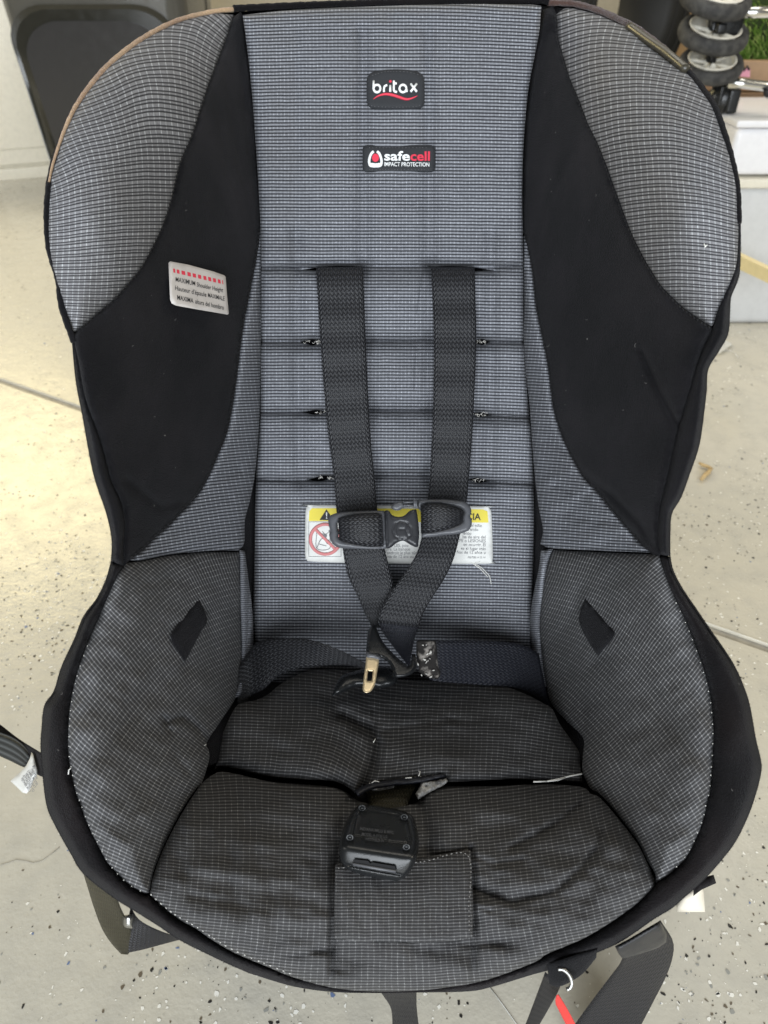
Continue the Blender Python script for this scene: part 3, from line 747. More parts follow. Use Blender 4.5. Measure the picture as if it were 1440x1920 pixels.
seat_d = TPS([(430,1325,.66),(720,1285,.70),(1030,1325,.66),(560,1300,.695),(880,1290,.695),(400,1450,.60),(560,1400,.62),(720,1400,.62),
 (900,1400,.62),(1090,1450,.60),(560,1470,.578),(720,1480,.583),(900,1470,.578),(368,1480,.558),(1120,1490,.558),(330,1560,.517),(720,1560,.540),
 (1160,1560,.517),(278,1676,.477),(500,1700,.49),(720,1700,.497),(960,1700,.49),(1235,1655,.479),(500,1813,.474),(720,1855,.480),(960,1813,.474),
 (350,1735,.472),(1120,1735,.472)])

SIL = [(455,14),(560,6),(700,0),(850,-4),(1000,-4),(1077,3),(1127,17),(1173,38),(1193,48),(1227,73),(1260,100),(1292,130),(1312,153),(1341,193),(1357,233),
 (1374,290),(1386,350),(1389,417),(1388,500),(1383,527),(1371,557),(1369,583),(1365,627),(1347,660),(1328,693),(1325,733),(1318,793),(1310,840),
 (1293,890),(1277,933),(1260,963),(1257,1000),(1257,1043),(1263,1070),(1280,1103),(1307,1143),(1330,1177),(1360,1220),(1380,1253),(1397,1293),
 (1407,1327),(1417,1383),(1427,1427),(1427,1450),(1417,1490),(1403,1530),(1380,1577),(1353,1613),(1320,1650),(1283,1683),(1260,1703),(1227,1723),
 (1193,1747),(1160,1768),(1127,1783),(1077,1803),(1030,1819),(1000,1827),(924,1850),(877,1859),(783,1861),(700,1862),(624,1860),(552,1850),(480,1829),(451,1818),
 (399,1794),(337,1763),(295,1735),(260,1713),(208,1680),(156,1638),(132,1600),(101,1544),(87,1509),(80,1455),(76,1399),(78,1365),(83,1323),(101,1295),
 (115,1250),(139,1198),(156,1156),(181,1122),(198,1087),(208,1052),(209,1010),(199,962),(175,889),(154,778),(142,715),(135,642),(112,576),(105,524),
 (88,465),(84,400),(88,345),(98,300),(122,232),(148,183),(192,128),(240,86),(290,54),(340,32),(400,18)]
FL = [(437,28),(427,63),(413,100),(390,160),(373,213),(357,260),(337,307),(320,377),(307,417),(290,455),(268,496),(247,524),(213,562),(185,585),(164,604),(142,621)]
WEDGE_L = [(138,621),(130,603),(122,583),(110,545),(102,515),(94,482),(89,440),(89,400),(93,345),(103,305),(127,237),(153,189),(197,134),(244,93),(293,61),(343,40),(400,26)]
FR = [(1043,27),(1045,45),(1047,73),(1057,110),(1070,150),(1087,190),(1103,233),(1120,267),(1137,310),(1150,347),(1167,393),(1187,443),(1207,483),(1223,510),(1243,540),(1277,573),(1310,598),(1333,612)]
WEDGE_R = [(1337,610),(1347,580),(1360,550),(1373,520),(1381,493),(1384,450),(1384,400),(1381,350),(1369,293),(1352,243),(1336,200),(1311,163),(1287,134),(1250,112),(1213,82),(1187,56),(1160,45),(1127,30),(1093,20),(1062,15)]
PKL = [(455,30),(462,80),(470,150),(478,250),(484,340),(488,420)]       # back panel side against left velour
PKR = [(1015,22),(1011,60),(1002,107),(992,160),(986,213),(981,283),(979,367),(980,433)]
CL = [(488,425),(485,462),(470,541),(456,614),(445,698),(435,767),(425,812),(407,857),(383,910),(355,944),(320,982),(289,1010),(268,1031),(244,1050)]
CR = [(981,430),(990,467),(998,510),(1004,567),(1010,600),(1027,683),(1037,760),(1050,807),(1070,853),(1093,893),(1120,923),(1147,957),(1173,987),(1200,1017),(1219,1036)]
RML = [(138,628),(141,650),(147,677),(161,750),(188,826),(209,903),(227,941),(234,982),(231,1024),(232,1062)]    # hem seam of left velour
RMR = [(1336,616),(1312,670),(1291,740),(1275,793),(1263,840),(1250,900),(1238,950),(1233,1000),(1238,1040)]
DL = [(232,1064),(222,1076),(201,1122),(181,1167),(163,1208),(146,1257),(135,1302),(129,1347),(128,1417),(133,1445),(139,1475),(149,1506),(167,1551),(188,1593),(208,1627),(240,1659),(271,1676)]
DR = [(1236,1042),(1251,1087),(1268,1127),(1287,1167),(1303,1207),(1320,1257),(1331,1300),(1337,1345),(1338,1400),(1332,1480),(1327,1500),(1317,1543),(1293,1597),(1267,1630),(1243,1648),(1230,1655)]
CUB = [(278,1678),(299,1697),(326,1718),(368,1742),(399,1763),(441,1787),(500,1812),(552,1833),(624,1852),(697,1859),(769,1858),(841,1851),(913,1837),(1000,1805),(1027,1788),(1093,1760),(1147,1728),(1193,1695),(1230,1660)]
QL = [(448,1035),(451,1139),(453,1208),(451,1260),(441,1309),(417,1347),(388,1392)]
QL2 = [(392,1425),(378,1469)]

# black backing sheet added behind the cover to give seams their dark depth
def contract(P, k, cx=742, cy=960): return [(cx + (x - cx) * k, cy + (y - cy) * k) for x, y in P]
INS = contract(SIL, 0.985)
lin_d = lambda x, y: side_d(x, y) + 0.014
def lin_full(x, y):
    s = side_d(x, y) + 0.014; b = back_d(x, y) + 0.028; c = seat_d(x, y) + 0.022
    mid = np.clip((np.asarray(x) - 440) / 50, 0, 1) * np.clip((1030 - np.asarray(x)) / 50, 0, 1)
    yy = np.clip((np.asarray(y, float) - 1255) / 40, 0, 1)
    m2 = b * (1 - yy) + np.maximum(c, 0) * yy
    w_ = np.clip((np.asarray(y, float) - 1420) / 30, 0, 1)
    return np.where(np.asarray(y) < 1440, s * (1 - mid) + m2 * mid, np.maximum(s, c))
patch('seam_shade_backing', INS, lin_full, M['velour'], seat, sp=16, puff=0, sink=0.0, skirt=0, sm_step=16)

# hard shell behind the cover and the foot it stands on
def shell():
    O = smooth(SIL, True, 14); D = side_d(O[:, 0], O[:, 1]); n = len(O); rings = []
    for k, dd, mn in ((0.992, .012, 0), (0.985, .045, 0), (0.94, .10, .56), (0.80, .15, .77), (0.45, .17, .83)):
        q = np.array(contract(O, k)); rings.append(U(q[:, 0], q[:, 1], np.minimum(np.maximum(D + dd, mn), dfloor(q[:, 1], .05))))
    V = np.vstack(rings); Fc = []
    for r in range(len(rings) - 1):
        for i in range(n):
            j = (i + 1) % n; Fc.append((r * n + i, r * n + j, (r + 1) * n + j, (r + 1) * n + i))
    Fc.append(tuple((len(rings) - 1) * n + i for i in range(n)))
    mobj('shell', V, Fc, M['shell'], seat)
shell()
v1 = box_vf(0.01, 0.60, 0.085, 0.34, 0.36, 0.17, 0.03); v2 = box_vf(0.01, 0.56, 0.015, 0.38, 0.44, 0.03, 0.01)
mobj('base', *merge([v1, v2]), M['shell'], seat)

# ---- back panel
bq = [[(484,503),(560,501),(690,499),(800,499),(920,499),(980,497)], [(489,640),(560,640),(690,638),(805,636),(920,640),(982,641)],
      [(488,772),(560,773),(700,768),(805,768),(920,778),(992,781)], [(480,898),(560,900),(700,890),(805,890),(920,902),(999,906)]]
bv = [[(556,440),(558,640),(563,900)], [(681,60),(682,500)], [(683,500),(690,640),(702,890)], [(805,60),(805,500)], [(807,500),(804,900)], [(921,440),(921,640),(917,900)]]
gr = [(bq[0], .005, 12), (bq[1], .007, 13), (bq[2], .007, 13), (bq[3], .007, 13)] + [(b, .0055, 13) for b in bv] + \
     [([(557,60),(556,440)], .0012, 12), ([(921,60),(921,440)], .0012, 12)] + [(b, .007, 3.2) for b in bq] + \
     [([(783,590),(790,540),(796,500)], .002, 3), ([(779,730),(779,690),(784,650)], .002, 3)]
def slot(x0, x1, y0, y1, h): return [(x0, y0), ((x0 + x1) / 2, (y0 + y1) / 2 - h * .45), (x1, y1), ((x0 + x1) / 2, (y0 + y1) / 2 + h * .55)]
SL = [slot(564,682,506,500,9), slot(800,928,500,507,9), slot(565,606,641,641,12), slot(888,918,640,641,12), slot(570,614,773,772,9), slot(884,917,775,778,8), slot(578,628,900,893,10), slot(880,914,898,902,9)]
def back_extra(x, y, db):
    e = -0.0025 * wrinkle(x, y, 90, 90, 28, 3) * np.exp(-y / 40)          # gathers under the top hem
    e += -0.0020 * wrinkle(x, y, 0, 90, 45, 5) - 0.0005 * wrinkle(x, y, 20, 40, 18, 9)
    cell = np.abs(np.sin((y - 503) / 132 * math.pi)) * (y > 503) * (y < 900)
    e += -0.0105 * cell * np.clip(1 - np.abs(x - 740) / 260, 0.3, 1)
    e += -0.0010 * np.abs(np.cos((x - 556) / 122 * math.pi + math.pi / 2)) * (y > 60)
    return e
bp_out = [(455,28),(560,18),(700,12),(850,8),(1000,9),(1015,16)] + PKR[1:] + [(981,520),(982,640),(990,750),(997,817),(1000,883),(1001,1000),(998,1100),(995,1200),(994,1290),
         (860,1310),(700,1312),(560,1310),(474,1295),(474,1200),(476,1100),(478,1000),(480,896),(484,837),(488,767),(489,628),(489,470)] + PKL[::-1][:-1]
wv_back = Weave([(480,60,-2,12.6,7.0),(740,60,0,13.4,7.0),(1000,60,3,12.6,7.0),(740,300,0,13.0,7.0),(500,500,0,12.4,6.8),(740,500,0,12.6,6.8),(970,500,1,12.4,6.8),(500,780,-1,11.8,7),(740,780,0,11.8,7),(980,790,3,11.8,7),
   (740,1000,1,11.4,6.8),(740,1180,1,11.2,6.6),(500,1100,0,11.2,6.6),(980,1100,2,11.2,6.6)], (450, 0, 1020, 1320))
back = patch('back_panel', bp_out, back_d, M['fab_back'], seat, sp=6, holes=SL, puff=.007, pw=22, sink=.004, grooves=gr, extra=back_extra, weave=wv_back, skirt=.012)
# frayed fleece in the harness slots
fr = []
for x0, x1, y in ((572,604,642),(892,914,641),(590,614,773),(888,915,777),(592,626,896),(884,910,901),(684,800,500)):
    for _ in range(int((x1 - x0) / (2.2 if x1 - x0 < 60 else 999)) ):
        a = random.uniform(x0, x1); b = a + random.uniform(-7, 7); yy = y + random.uniform(-2.5, 2)
        P = [(a, yy), ((a + b) / 2, yy + random.uniform(-3, 3)), (b, yy + random.uniform(-3, 3))]
        fr.append(tube_vf([Uv(p[0], p[1], float(back_d(p[0], p[1])) - .0005) for p in P], 0.00028, 4))
mobj('frayed_fibre', *merge(fr), M['fleece'], back, kind='stuff')

# ---- side patches
gz = lambda a, b, c: (a, b, c)
wL = Weave([(110,300,-48,13.5,12),(120,420,-6,13.5,12),(220,150,-48,13,12),(230,230,-28,14,12),(300,110,-22,13,12),(340,60,8,12.5,11.5),(400,60,42,12,11.5),(425,45,75,12,11),(400,120,28,13,11.5),(330,200,8,14,12),(280,330,4,13,12),(200,330,-6,13.5,12),(200,450,3,12.5,12),(280,430,6,12,11),(110,500,4,12,12),(150,590,5,10,10)], (80, 20, 440, 630))
def wingx(x, y, db): return -0.0016 * wrinkle(x, y, 60, 120, 60, 21) - 0.0004 * wrinkle(x, y, 60, 30, 30, 23)
patch('wing_panel', [(428,27)] + FL + WEDGE_L, side_d, M['fab_wing'], seat, sp=7, puff=.012, pw=60, sink=.003, weave=wL, extra=wingx)
wRt = Weave([(1070,60,-25,12.5,12),(1120,50,10,12.5,12),(1160,60,35,12.5,12),(1130,120,-16,13,12),(1090,160,-26,13,12),(1200,180,-12,13.5,12),(1240,130,28,13.5,12),(1310,190,42,13.5,12),(1130,270,-26,13,12),(1230,280,-16,14,12),(1300,260,8,14,12),(1350,280,36,14,12),(1190,380,-18,13,12),(1290,370,-3,13,12),(1375,400,18,12.5,12),(1230,460,-8,12.5,12),(1340,500,6,12.5,12),(1330,570,3,11,12),(1260,530,-2,12,12)], (1040, 10, 1390, 620))
wedgeR = [(1062,15)] + [(1043,27)] + FR[1:] + WEDGE_R
patch('wing_panel', wedgeR[:-1], side_d, M['fab_wing'], seat, sp=7, puff=.012, pw=60, sink=.003, weave=wRt, extra=wingx)
def velx(x, y, db): return -0.0016 * wrinkle(x, y, 115, 130, 40, 31) - 0.0005 * wrinkle(x, y, 100, 60, 18, 33)
velL_out = [(440,30),(452,22),(455,30)] + PKL[1:] + CL[1:] + [(238,1056)] + RML[::-1] + FL[::-1][1:]
vgL = [([(461,60),(455,150),(468,290)], .002, 5), ([(418,120),(440,260),(470,400)], .0022, 6), ([(405,180),(420,300),(480,440)], .002, 6), ([(330,930),(390,900),(420,860)], .0015, 12), ([(238,900),(300,950),(350,940)], .003, 9)]
patch('velour_wing_lining', velL_out, side_d, M['velour'], seat, sp=8, puff=.004, pw=10, sink=.003, grooves=vgL, extra=velx)
velR_out = [(1037,12)] + FR + RMR[0:] + [(1233,1050)] + CR[::-1] + PKR[::-1][:-1] + [(1018,18)]
vgR = [([(1205,660),(1240,740),(1270,795)], .005, 7), ([(1095,890),(1150,930),(1200,980),(1228,1030)], .005, 8), ([(1000,480),(1030,380),(1070,290)], .0014, 8), ([(1010,120),(1030,60)], .002, 8)]
patch('velour_wing_lining', velR_out, side_d, M['velour'], seat, sp=8, puff=.004, pw=10, sink=.003, grooves=vgR, extra=velx)
stripL = CL + [(262,1052),(310,1041),(355,1036),(390,1033),(447,1032),(458,1017),(459,976),(468,941),(477,896),(483,837),(487,767),(489,628),(489,470)]
wsL = Weave([(480,500,0,12,6.5),(470,650,0,11.5,6.5),(450,800,-2,11,7.5),(440,900,-6,12,9),(400,960,-14,12.5,10),(330,1020,-12,11.5,10),(430,1020,-3,11.5,10)], (240, 420, 490, 1060))
def sx(x, y, db): return -0.0022 * wrinkle(x, y, -30, 90, 22, 41) * np.clip((y - 800) / 120, 0, 1) - 0.0006 * wrinkle(x, y, 0, 40, 30, 43)
gsl = [([(350,950),(400,905),(450,880)], .004, 7), ([(330,1000),(395,960),(430,935)], .003, 6)]
patch('side_gusset', stripL, side_d, M['fab_back'], seat, sp=6, puff=.006, pw=16, sink=.004, weave=wsL, extra=sx, grooves=gsl)
stripR = [(982,440)] + CR[1:] + [(1160,1034),(1093,1031),(1037,1029),(1013,1020),(1018,993),(1010,950),(1002,883),(997,817),(992,750),(983,667),(982,533)]
wsR = Weave([(990,500,2,12,6.5),(1000,650,2,11.5,6.5),(1020,800,2,11,8),(1040,880,5,12,10),(1100,960,8,12,10),(1180,1020,3,11,10),(1060,1020,2,11.5,10)], (975, 420, 1225, 1045))
gsr = [([(1025,825),(1060,848)], .003, 5), ([(1040,908),(1080,925),(1100,940)], .004, 6), ([(1050,960),(1110,975),(1150,980)], .0025, 8)]
patch('side_gusset', stripR, side_d, M['fab_back'], seat, sp=6, puff=.006, pw=16, sink=.004, weave=wsR, extra=sx, grooves=gsr)

# ---- hip bolsters
bolL = [(238,1056),(268,1052),(310,1043),(355,1038),(390,1035)] + QL + [(391,1405)] + QL2 + [(368,1478),(333,1534),(306,1589),(288,1634),(279,1674)] + DL[::-1]
wbL = Weave([(440,1060,88,9,9),(380,1080,75,8.6,9),(300,1070,45,8.6,9),(250,1080,28,9,10),(220,1150,40,10,10.5),(300,1160,55,10,10),(400,1200,75,9,10),(440,1250,85,9,9),(160,1260,42,11.5,11),(250,1280,44,11.5,11),(350,1300,52,10.5,11),(420,1300,60,9,10),(140,1380,34,12,11),(250,1400,32,12,11),(340,1420,28,12,11),(160,1500,24,12.5,11),(300,1500,20,12.5,11),(250,1620,12,12,11),(300,1600,8,12,11)], (120, 1030, 460, 1680))
gbl = [([(312,1352),(345,1345),(372,1365),(386,1388)], .007, 7), ([(306,1345),(318,1370)], .004, 6), ([(240,1110),(270,1095),(320,1085)], .003, 9), ([(330,1420),(360,1455)], .003, 7), ([(325,1185),(300,1215),(260,1250)], .0025, 12), ([(392,1150),(400,1210),(395,1260)], .003, 12), ([(355,1245),(300,1290),(240,1320)], .002, 10)]
def bx(x, y, db): return -0.0032 * wrinkle(x, y, -50, 90, 34, 51) - 0.0012 * wrinkle(x, y, 30, 50, 22, 53)
patch('hip_bolster', bolL, side_d, M['fab_bol_shaded'], seat, sp=6.5, puff=.018, pw=75, sink=.004, weave=wbL, grooves=gbl, extra=bx)
bolR = [(1038,1031),(1093,1034),(1160,1037),(1217,1039)] + DR + [(1228,1637),(1213,1613),(1197,1580),(1173,1547),(1147,1513),(1123,1487),(1107,1478),(1092,1447),(1093,1417),(1093,1383),(1060,1350),(1033,1317),(1023,1277),(1015,1217),(1012,1167),(1017,1117),(1027,1057)]
wbR = Weave([(1050,1060,-86,9,9),(1120,1070,-74,8.6,9),(1200,1060,-50,8.6,9),(1240,1100,-30,9,10),(1060,1150,-80,9,9),(1150,1180,-62,9.5,10),(1250,1190,-46,10,10),(1040,1260,-66,9,10),(1150,1290,-48,11,11),(1290,1270,-42,11,11),(1090,1350,-42,11,11),(1200,1400,-36,12,11),(1310,1400,-33,12,11),(1130,1460,-24,11,11),(1280,1520,-29,12,11),(1200,1560,-24,12,11),(1250,1630,-20,12,11)], (1000, 1025, 1345, 1660))
gbr = [([(1150,1225),(1120,1232),(1095,1260)], .0025, 10), ([(1087,1110),(1075,1150),(1060,1180)], .003, 10), ([(1095,1330),(1097,1370)], .003, 8), ([(1040,1200),(1060,1260),(1090,1310)], .002, 9)]
patch('hip_bolster', bolR, side_d, M['fab_bol_shaded'], seat, sp=6.5, puff=.018, pw=75, sink=.004, weave=wbR, grooves=gbr, extra=lambda x, y, db: bx(mx(0, 1200) - x, y, db) * .8)
nsL = [(449,1030),(459,1034),(466,1087),(474,1156),(474,1219),(465,1271),(455,1299),(441,1309),(451,1260),(453,1208),(451,1139)]
nsR = [(1037,1029),(1014,1033),(1010,1067),(1003,1100),(996,1140),(993,1183),(1000,1233),(1010,1267),(1018,1289),(1025,1287),(1023,1277),(1015,1217),(1012,1167),(1017,1117),(1027,1057)]
wns = Weave([(460,1050,2,7,40),(464,1280,2,7,40)], (440, 1020, 480, 1310)); wnsR = Weave([(1010,1050,2,7,40),(1005,1280,2,7,40)], (985, 1020, 1040, 1300))
patch('bolster_edge', nsL, lambda x, y: side_d(x, y) - .004, M['fab_back'], seat, sp=5, puff=.004, pw=6, weave=wns, sm_step=4)
patch('bolster_edge', nsR, lambda x, y: side_d(x, y) - .004, M['fab_back'], seat, sp=5, puff=.004, pw=6, weave=wnsR, sm_step=4)

# ---- rims (black velour hem round the outside)
def cut(P, a, b):                # stretch of the silhouette between two of its points
    i = min(range(len(P)), key=lambda k: (P[k][0] - a[0]) ** 2 + (P[k][1] - a[1]) ** 2); j = min(range(len(P)), key=lambda k: (P[k][0] - b[0]) ** 2 + (P[k][1] - b[1]) ** 2)
    return P[i:j + 1] if i <= j else P[i:] + P[:j + 1]
low_out = cut(SIL, (1257,1043), (208,1052))
rim_in = [(232,1062)] + DL[1:-1] + [(272,1680)] + CUB[0:] + [(1232,1656)] + DR[::-1][1:-1] + [(1238,1044)]
silg = [(cut(SIL, (1257,1043), (208,1052)), .016, 9)]
def rx(x, y, db): return -0.0008 * wrinkle(x, y, 80, 60, 30, 61)
rim = patch('front_rim', low_out + rim_in, side_d, M['rim'], seat, sp=8, puff=.003, pw=10, sink=.003, grooves=silg, extra=rx, skirt=.03)
patch('side_rim', cut(SIL, (208,1052), (135,642)) + [(138,628)] + RML[1:], side_d, M['velour'], seat, sp=7, puff=.004, pw=8, grooves=[(cut(SIL, (208,1052), (135,642)), .014, 8)], skirt=.03)
patch('side_rim', cut(SIL, (1389,417), (1257,1043)) + RMR[::-1] + WEDGE_R[1:7], side_d, M['velour'], seat, sp=7, puff=.004, pw=8, grooves=[(cut(SIL, (1389,417), (1257,1043)), .012, 7)], skirt=.03)
def pipe(name, P, r, mt, off=.002, lump=0.12, r0=None):
    Q = smooth(P, False, 5, 90); D = side_d(Q[:, 0], Q[:, 1]) + off
    rr = [r * (1 + lump * math.sin(i * 1.7) * math.cos(i * .61)) for i in range(len(Q))]
    if r0: rr = [a * (r0 + (1 - r0) * min(1, i / 45)) for i, a in enumerate(rr)]
    return mobj(name, *tube_vf(U(Q[:, 0], Q[:, 1], D), rr, 10), mt, seat)
pl = cut(SIL, (135,642), (88,345)); pipe('edge_piping', [(x + 4, y) for x, y in pl], .0022, M['velour'])
pipe('edge_piping', [(x + 2, y + 2) for x, y in cut(SIL, (88,345), (192,128))], .0016, M['rim'], .004)
pl2 = cut(SIL, (88,345), (400,18)) + [(440,14)]; pipe('edge_piping', [(x + 2.5, y + 3.0) for x, y in pl2], .0019, M['piping_tan'], r0=.35)['label'] = 'faded tan piping over the wing, lightened as if backlit'
pipe('edge_piping', [(438,16),(455,15),(560,10),(700,5),(850,2),(1000,1),(1030,3)], .0028, M['rim'], 0)
pr = [(1028,1)] + cut(SIL, (1077,3), (1292,130)); pipe('edge_piping', [(x - 1.5, y + 4) for x, y in pr], .0026, M['piping_brown'])['label'] = 'brown faded piping over the wing'
pr = cut(SIL, (1292,130), (1389,417)); pipe('edge_piping', [(x - 3.5, y + 2) for x, y in pr], .0020, M['rim'], .002, .12)
Q = smooth([(1180,50),(1213,74),(1250,100),(1287,131)], False, 5); qd = side_d(Q[:, 0], Q[:, 1]) - .003
mobj('edge_clip', *tube_vf(U(Q[:, 0], Q[:, 1], qd), .0034, 12), M['olive_clip'], seat)

# ---- seat cushion
lip = [(680,1481),(700,1476),(740,1471),(780,1466),(810,1461),(835,1459)]
rear_out = [(440,1328),(455,1318),(482,1312),(505,1300),(523,1285),(565,1262),(615,1255),(670,1262),(715,1272),(773,1276),(857,1280),(932,1284),(982,1300),(1023,1321),(1036,1330),(1050,1358),(1070,1386),(1086,1410),(1088,1433),(1092,1467),
            (1023,1463),(960,1461),(840,1467)] + lip[::-1] + [(665,1487),(655,1478),(635,1468),(610,1463),(560,1461),(500,1455),(444,1442),(413,1437),(402,1444),(407,1417),(418,1375)]
wr = Weave([(440,1350,-2,12.6,10),(560,1300,-8,12.4,10.5),(560,1400,3,12.8,10.5),(640,1360,20,11.5,10.5),(660,1420,60,11.5,10.5),(700,1300,2,12.4,10.5),(740,1400,-14,12,10.5),(760,1450,-8,10,10.5),(900,1330,3,12.4,10.5),(900,1440,0,12,10.5),(1040,1360,12,12.4,10.5),(1060,1450,4,12,10.5)], (400, 1245, 1100, 1495))
gre = [([(640,1340),(690,1365),(708,1395),(698,1440),(676,1478)], .014, 9), ([(705,1372),(760,1362),(830,1352),(900,1352)], .002, 6), ([(600,1300),(620,1310),(640,1300)], .003, 8), ([(840,1466),(843,1420),(842,1370)], .0018, 8), ([(700,1330),(703,1365)], .003, 5), ([(840,1345),(852,1350)], .003, 5)]
def cx_(x, y, db): return -0.0030 * wrinkle(x, y, 8, 80, 30, 71) - 0.0018 * wrinkle(x, y, 85, 60, 24, 73)
rear = patch('rear_seat_cushion', rear_out, seat_d, M['fab_seat_shaded'], seat, sp=6, puff=.017, pw=38, sink=.006, weave=wr, grooves=gre, extra=cx_, skirt=.014)
front_out = [(371,1478),(384,1464),(400,1452),(415,1447),(444,1451),(500,1464),(560,1470),(610,1474),(635,1479),(652,1487),(668,1500),(690,1506),(735,1510),(778,1506),(790,1492),(812,1478),(840,1474),(920,1474),(1023,1470),(1092,1476),(1107,1488),(1123,1494),(1147,1520),(1173,1552),(1197,1585),(1213,1617),(1229,1652)] + CUB[::-1] + [(290,1634),(308,1589),(336,1534)]
wf = Weave([(420,1470,-14,11,12.5),(480,1480,4,11.5,12.5),(400,1560,2,12.5,12.5),(340,1600,6,12.6,12.5),(300,1680,14,12.6,12),(450,1650,3,12.6,12),(580,1550,2,12.6,11),(580,1700,2,12.6,11),(480,1780,12,11,11),(740,1700,0,12.6,10.5),(740,1800,1,12,10.5),(740,1840,1,10,10.5),(860,1560,-3,12.4,10.5),(960,1560,-4,12.5,11),(960,1700,-6,12.6,11),(1060,1500,4,12,12),(1060,1600,-12,12.6,12.5),(1120,1560,-22,12.6,12.5),(1150,1660,-22,12.6,12.5),(1200,1640,-28,12.6,12.5),(1040,1770,-16,11,11.5),(860,1830,-6,10.5,10.5)], (270, 1435, 1240, 1870))
gfr = [([(640,1580),(626,1640),(624,1762),(621,1852)], .006, 7), ([(884,1592),(887,1668),(888,1762),(889,1836)], .005, 7), ([(888,1665),(960,1690),(1043,1667),(1093,1627),(1122,1590),(1131,1560)], .005, 8),
       ([(960,1590),(1010,1565),(1063,1535),(1068,1527),(1090,1511)], .006, 8), ([(884,1605),(930,1622),(980,1612)], .003, 7), ([(888,1700),(920,1708)], .002, 5), ([(355,1680),(420,1690),(500,1705)], .0022, 9),
       ([(480,1775),(540,1790),(620,1780)], .002, 8), ([(870,1770),(930,1770),(990,1750)], .0014, 8), ([(788,1512),(800,1560),(800,1600)], .006, 14), ([(655,1500),(640,1560),(632,1620)], .008, 14), ([(790,1612),(840,1603),(884,1592)], .003, 5)]
front = patch('front_seat_cushion', front_out, seat_d, M['fab_seat_shaded'], seat, sp=6.5, puff=.017, pw=50, sink=.005, weave=wf, grooves=gfr, extra=cx_, skirt=.03)
# sewn square below the buckle
sq = [(629,1622),(640,1618),(700,1614),(790,1608),(835,1600),(882,1594),(884,1640),(887,1700),(886,1758),(830,1766),(760,1768),(700,1767),(627,1760),(627,1700)]
def sqd(x, y): return seat_d(x, y) - .0215 + .003 * np.exp(-((np.asarray(x) - 756) / 60.0) ** 2) - 0.0012 * wrinkle(np.asarray(x, float), np.asarray(y, float), 70, 80, 30, 81)
sqo = patch('sewn_square', sq, sqd, M['fab_seat_shaded'], seat, sp=7, puff=.0012, pw=6, sink=.001, weave=Weave([(740,1620,-3,12.4,11),(740,1700,1,12.6,11),(660,1700,1,12.6,11),(860,1700,-2,12.6,11)], (615, 1585, 895, 1775)), skirt=.008)
stitches('stitching', [(632,1628),(700,1622),(790,1616),(876,1603),(879,1700),(880,1752)], lambda x, y: sqd(x, y) - .0015, M['thread_g'], sqo, 3.0, 5.5, 0, 0, .0003)
# crotch slot: torn fleece and a near-black sheet for the shade inside
mobj('slot_shade_sheet', *poly_vf([(655,1478),(700,1460),(850,1452),(845,1490),(800,1510),(770,1560),(670,1560)], lambda x, y: seat_d(x, y) + .012, 0), M['dark'], rear)
fl = []
def blob(x, y, rx_, ry_, d, seed):
    rr = random.Random(seed); n = 12
    P = [(x + rx_ * math.cos(2 * math.pi * k / n) * rr.uniform(.6, 1.2), y + ry_ * math.sin(2 * math.pi * k / n) * rr.uniform(.5, 1.25)) for k in range(n)]
    V = [Uv(px, py, d) for px, py in P] + [Uv(x, y, d - .002)]; return V, [(k, (k + 1) % n, n) for k in range(n)]
def lipd(x, y): return float(seat_d(x, y)) + .001
M['torn'] = mat('torn_fleece', (0.5, 0.49, 0.47), .95); _t = NT(M['torn']); _n = _t.noise(130, 4); _t.link(_t.mix(_t.ramp(_n, .35, .60), (0.13, .13, .135, 1), (0.60, .59, .57, 1)), _t.p.inputs['Base Color'])
tfn = lambda x, y, db: -0.004 * wrinkle(x, y, 40, 12, 8, 91)
for P in ([(790,1466),(812,1463),(836,1459),(840,1464),(833,1472),(815,1481),(797,1491),(784,1499),(779,1488),(786,1476)], [(694,1477),(714,1472),(741,1470),(738,1477),(722,1482),(702,1483)]):
    patch('torn_fleece', P, lambda x, y: seat_d(x, y) - .006, M['torn'], rear, sp=3, puff=.003, pw=4, skirt=.004, extra=tfn, sm_step=3)
patch('slot_binding', [(664,1484),(676,1476),(700,1467),(740,1461),(785,1456),(830,1450),(836,1456),(810,1463),(780,1469),(742,1473),(704,1479),(684,1486),(672,1494)], lambda x, y: seat_d(x, y) - .0125, M['web_navy'], rear, sp=4, puff=.002, pw=4, skirt=.008, extra=lambda x, y, db: -0.001 * wrinkle(x, y, 0, 14, 8, 92))
ft = []
for P in ([(697,1468),(703,1464),(711,1466)], [(760,1459),(772,1458)], [(785,1455),(788,1447),(785,1446)], [(1026,1465),(1050,1460),(1070,1455),(1091,1451)], [(1026,1465),(1045,1463),(1060,1458)], [(704,1385),(700,1392)], [(1000,1466),(1026,1465)]):
    ft.append(tube_vf([Uv(x, y, float(seat_d(x, y)) - .020) for x, y in P], .0004 if P[0][0] < 1000 else .0006, 5))
pieces('loose_thread', ft, M['thread_w'], rear)
stitches('stitching', [(690,1469),(740,1463),(790,1456),(832,1452)], lambda x, y: seat_d(x, y) - .010, M['thread_w'], rear, 2.5, 8, 0, 0, .0003)

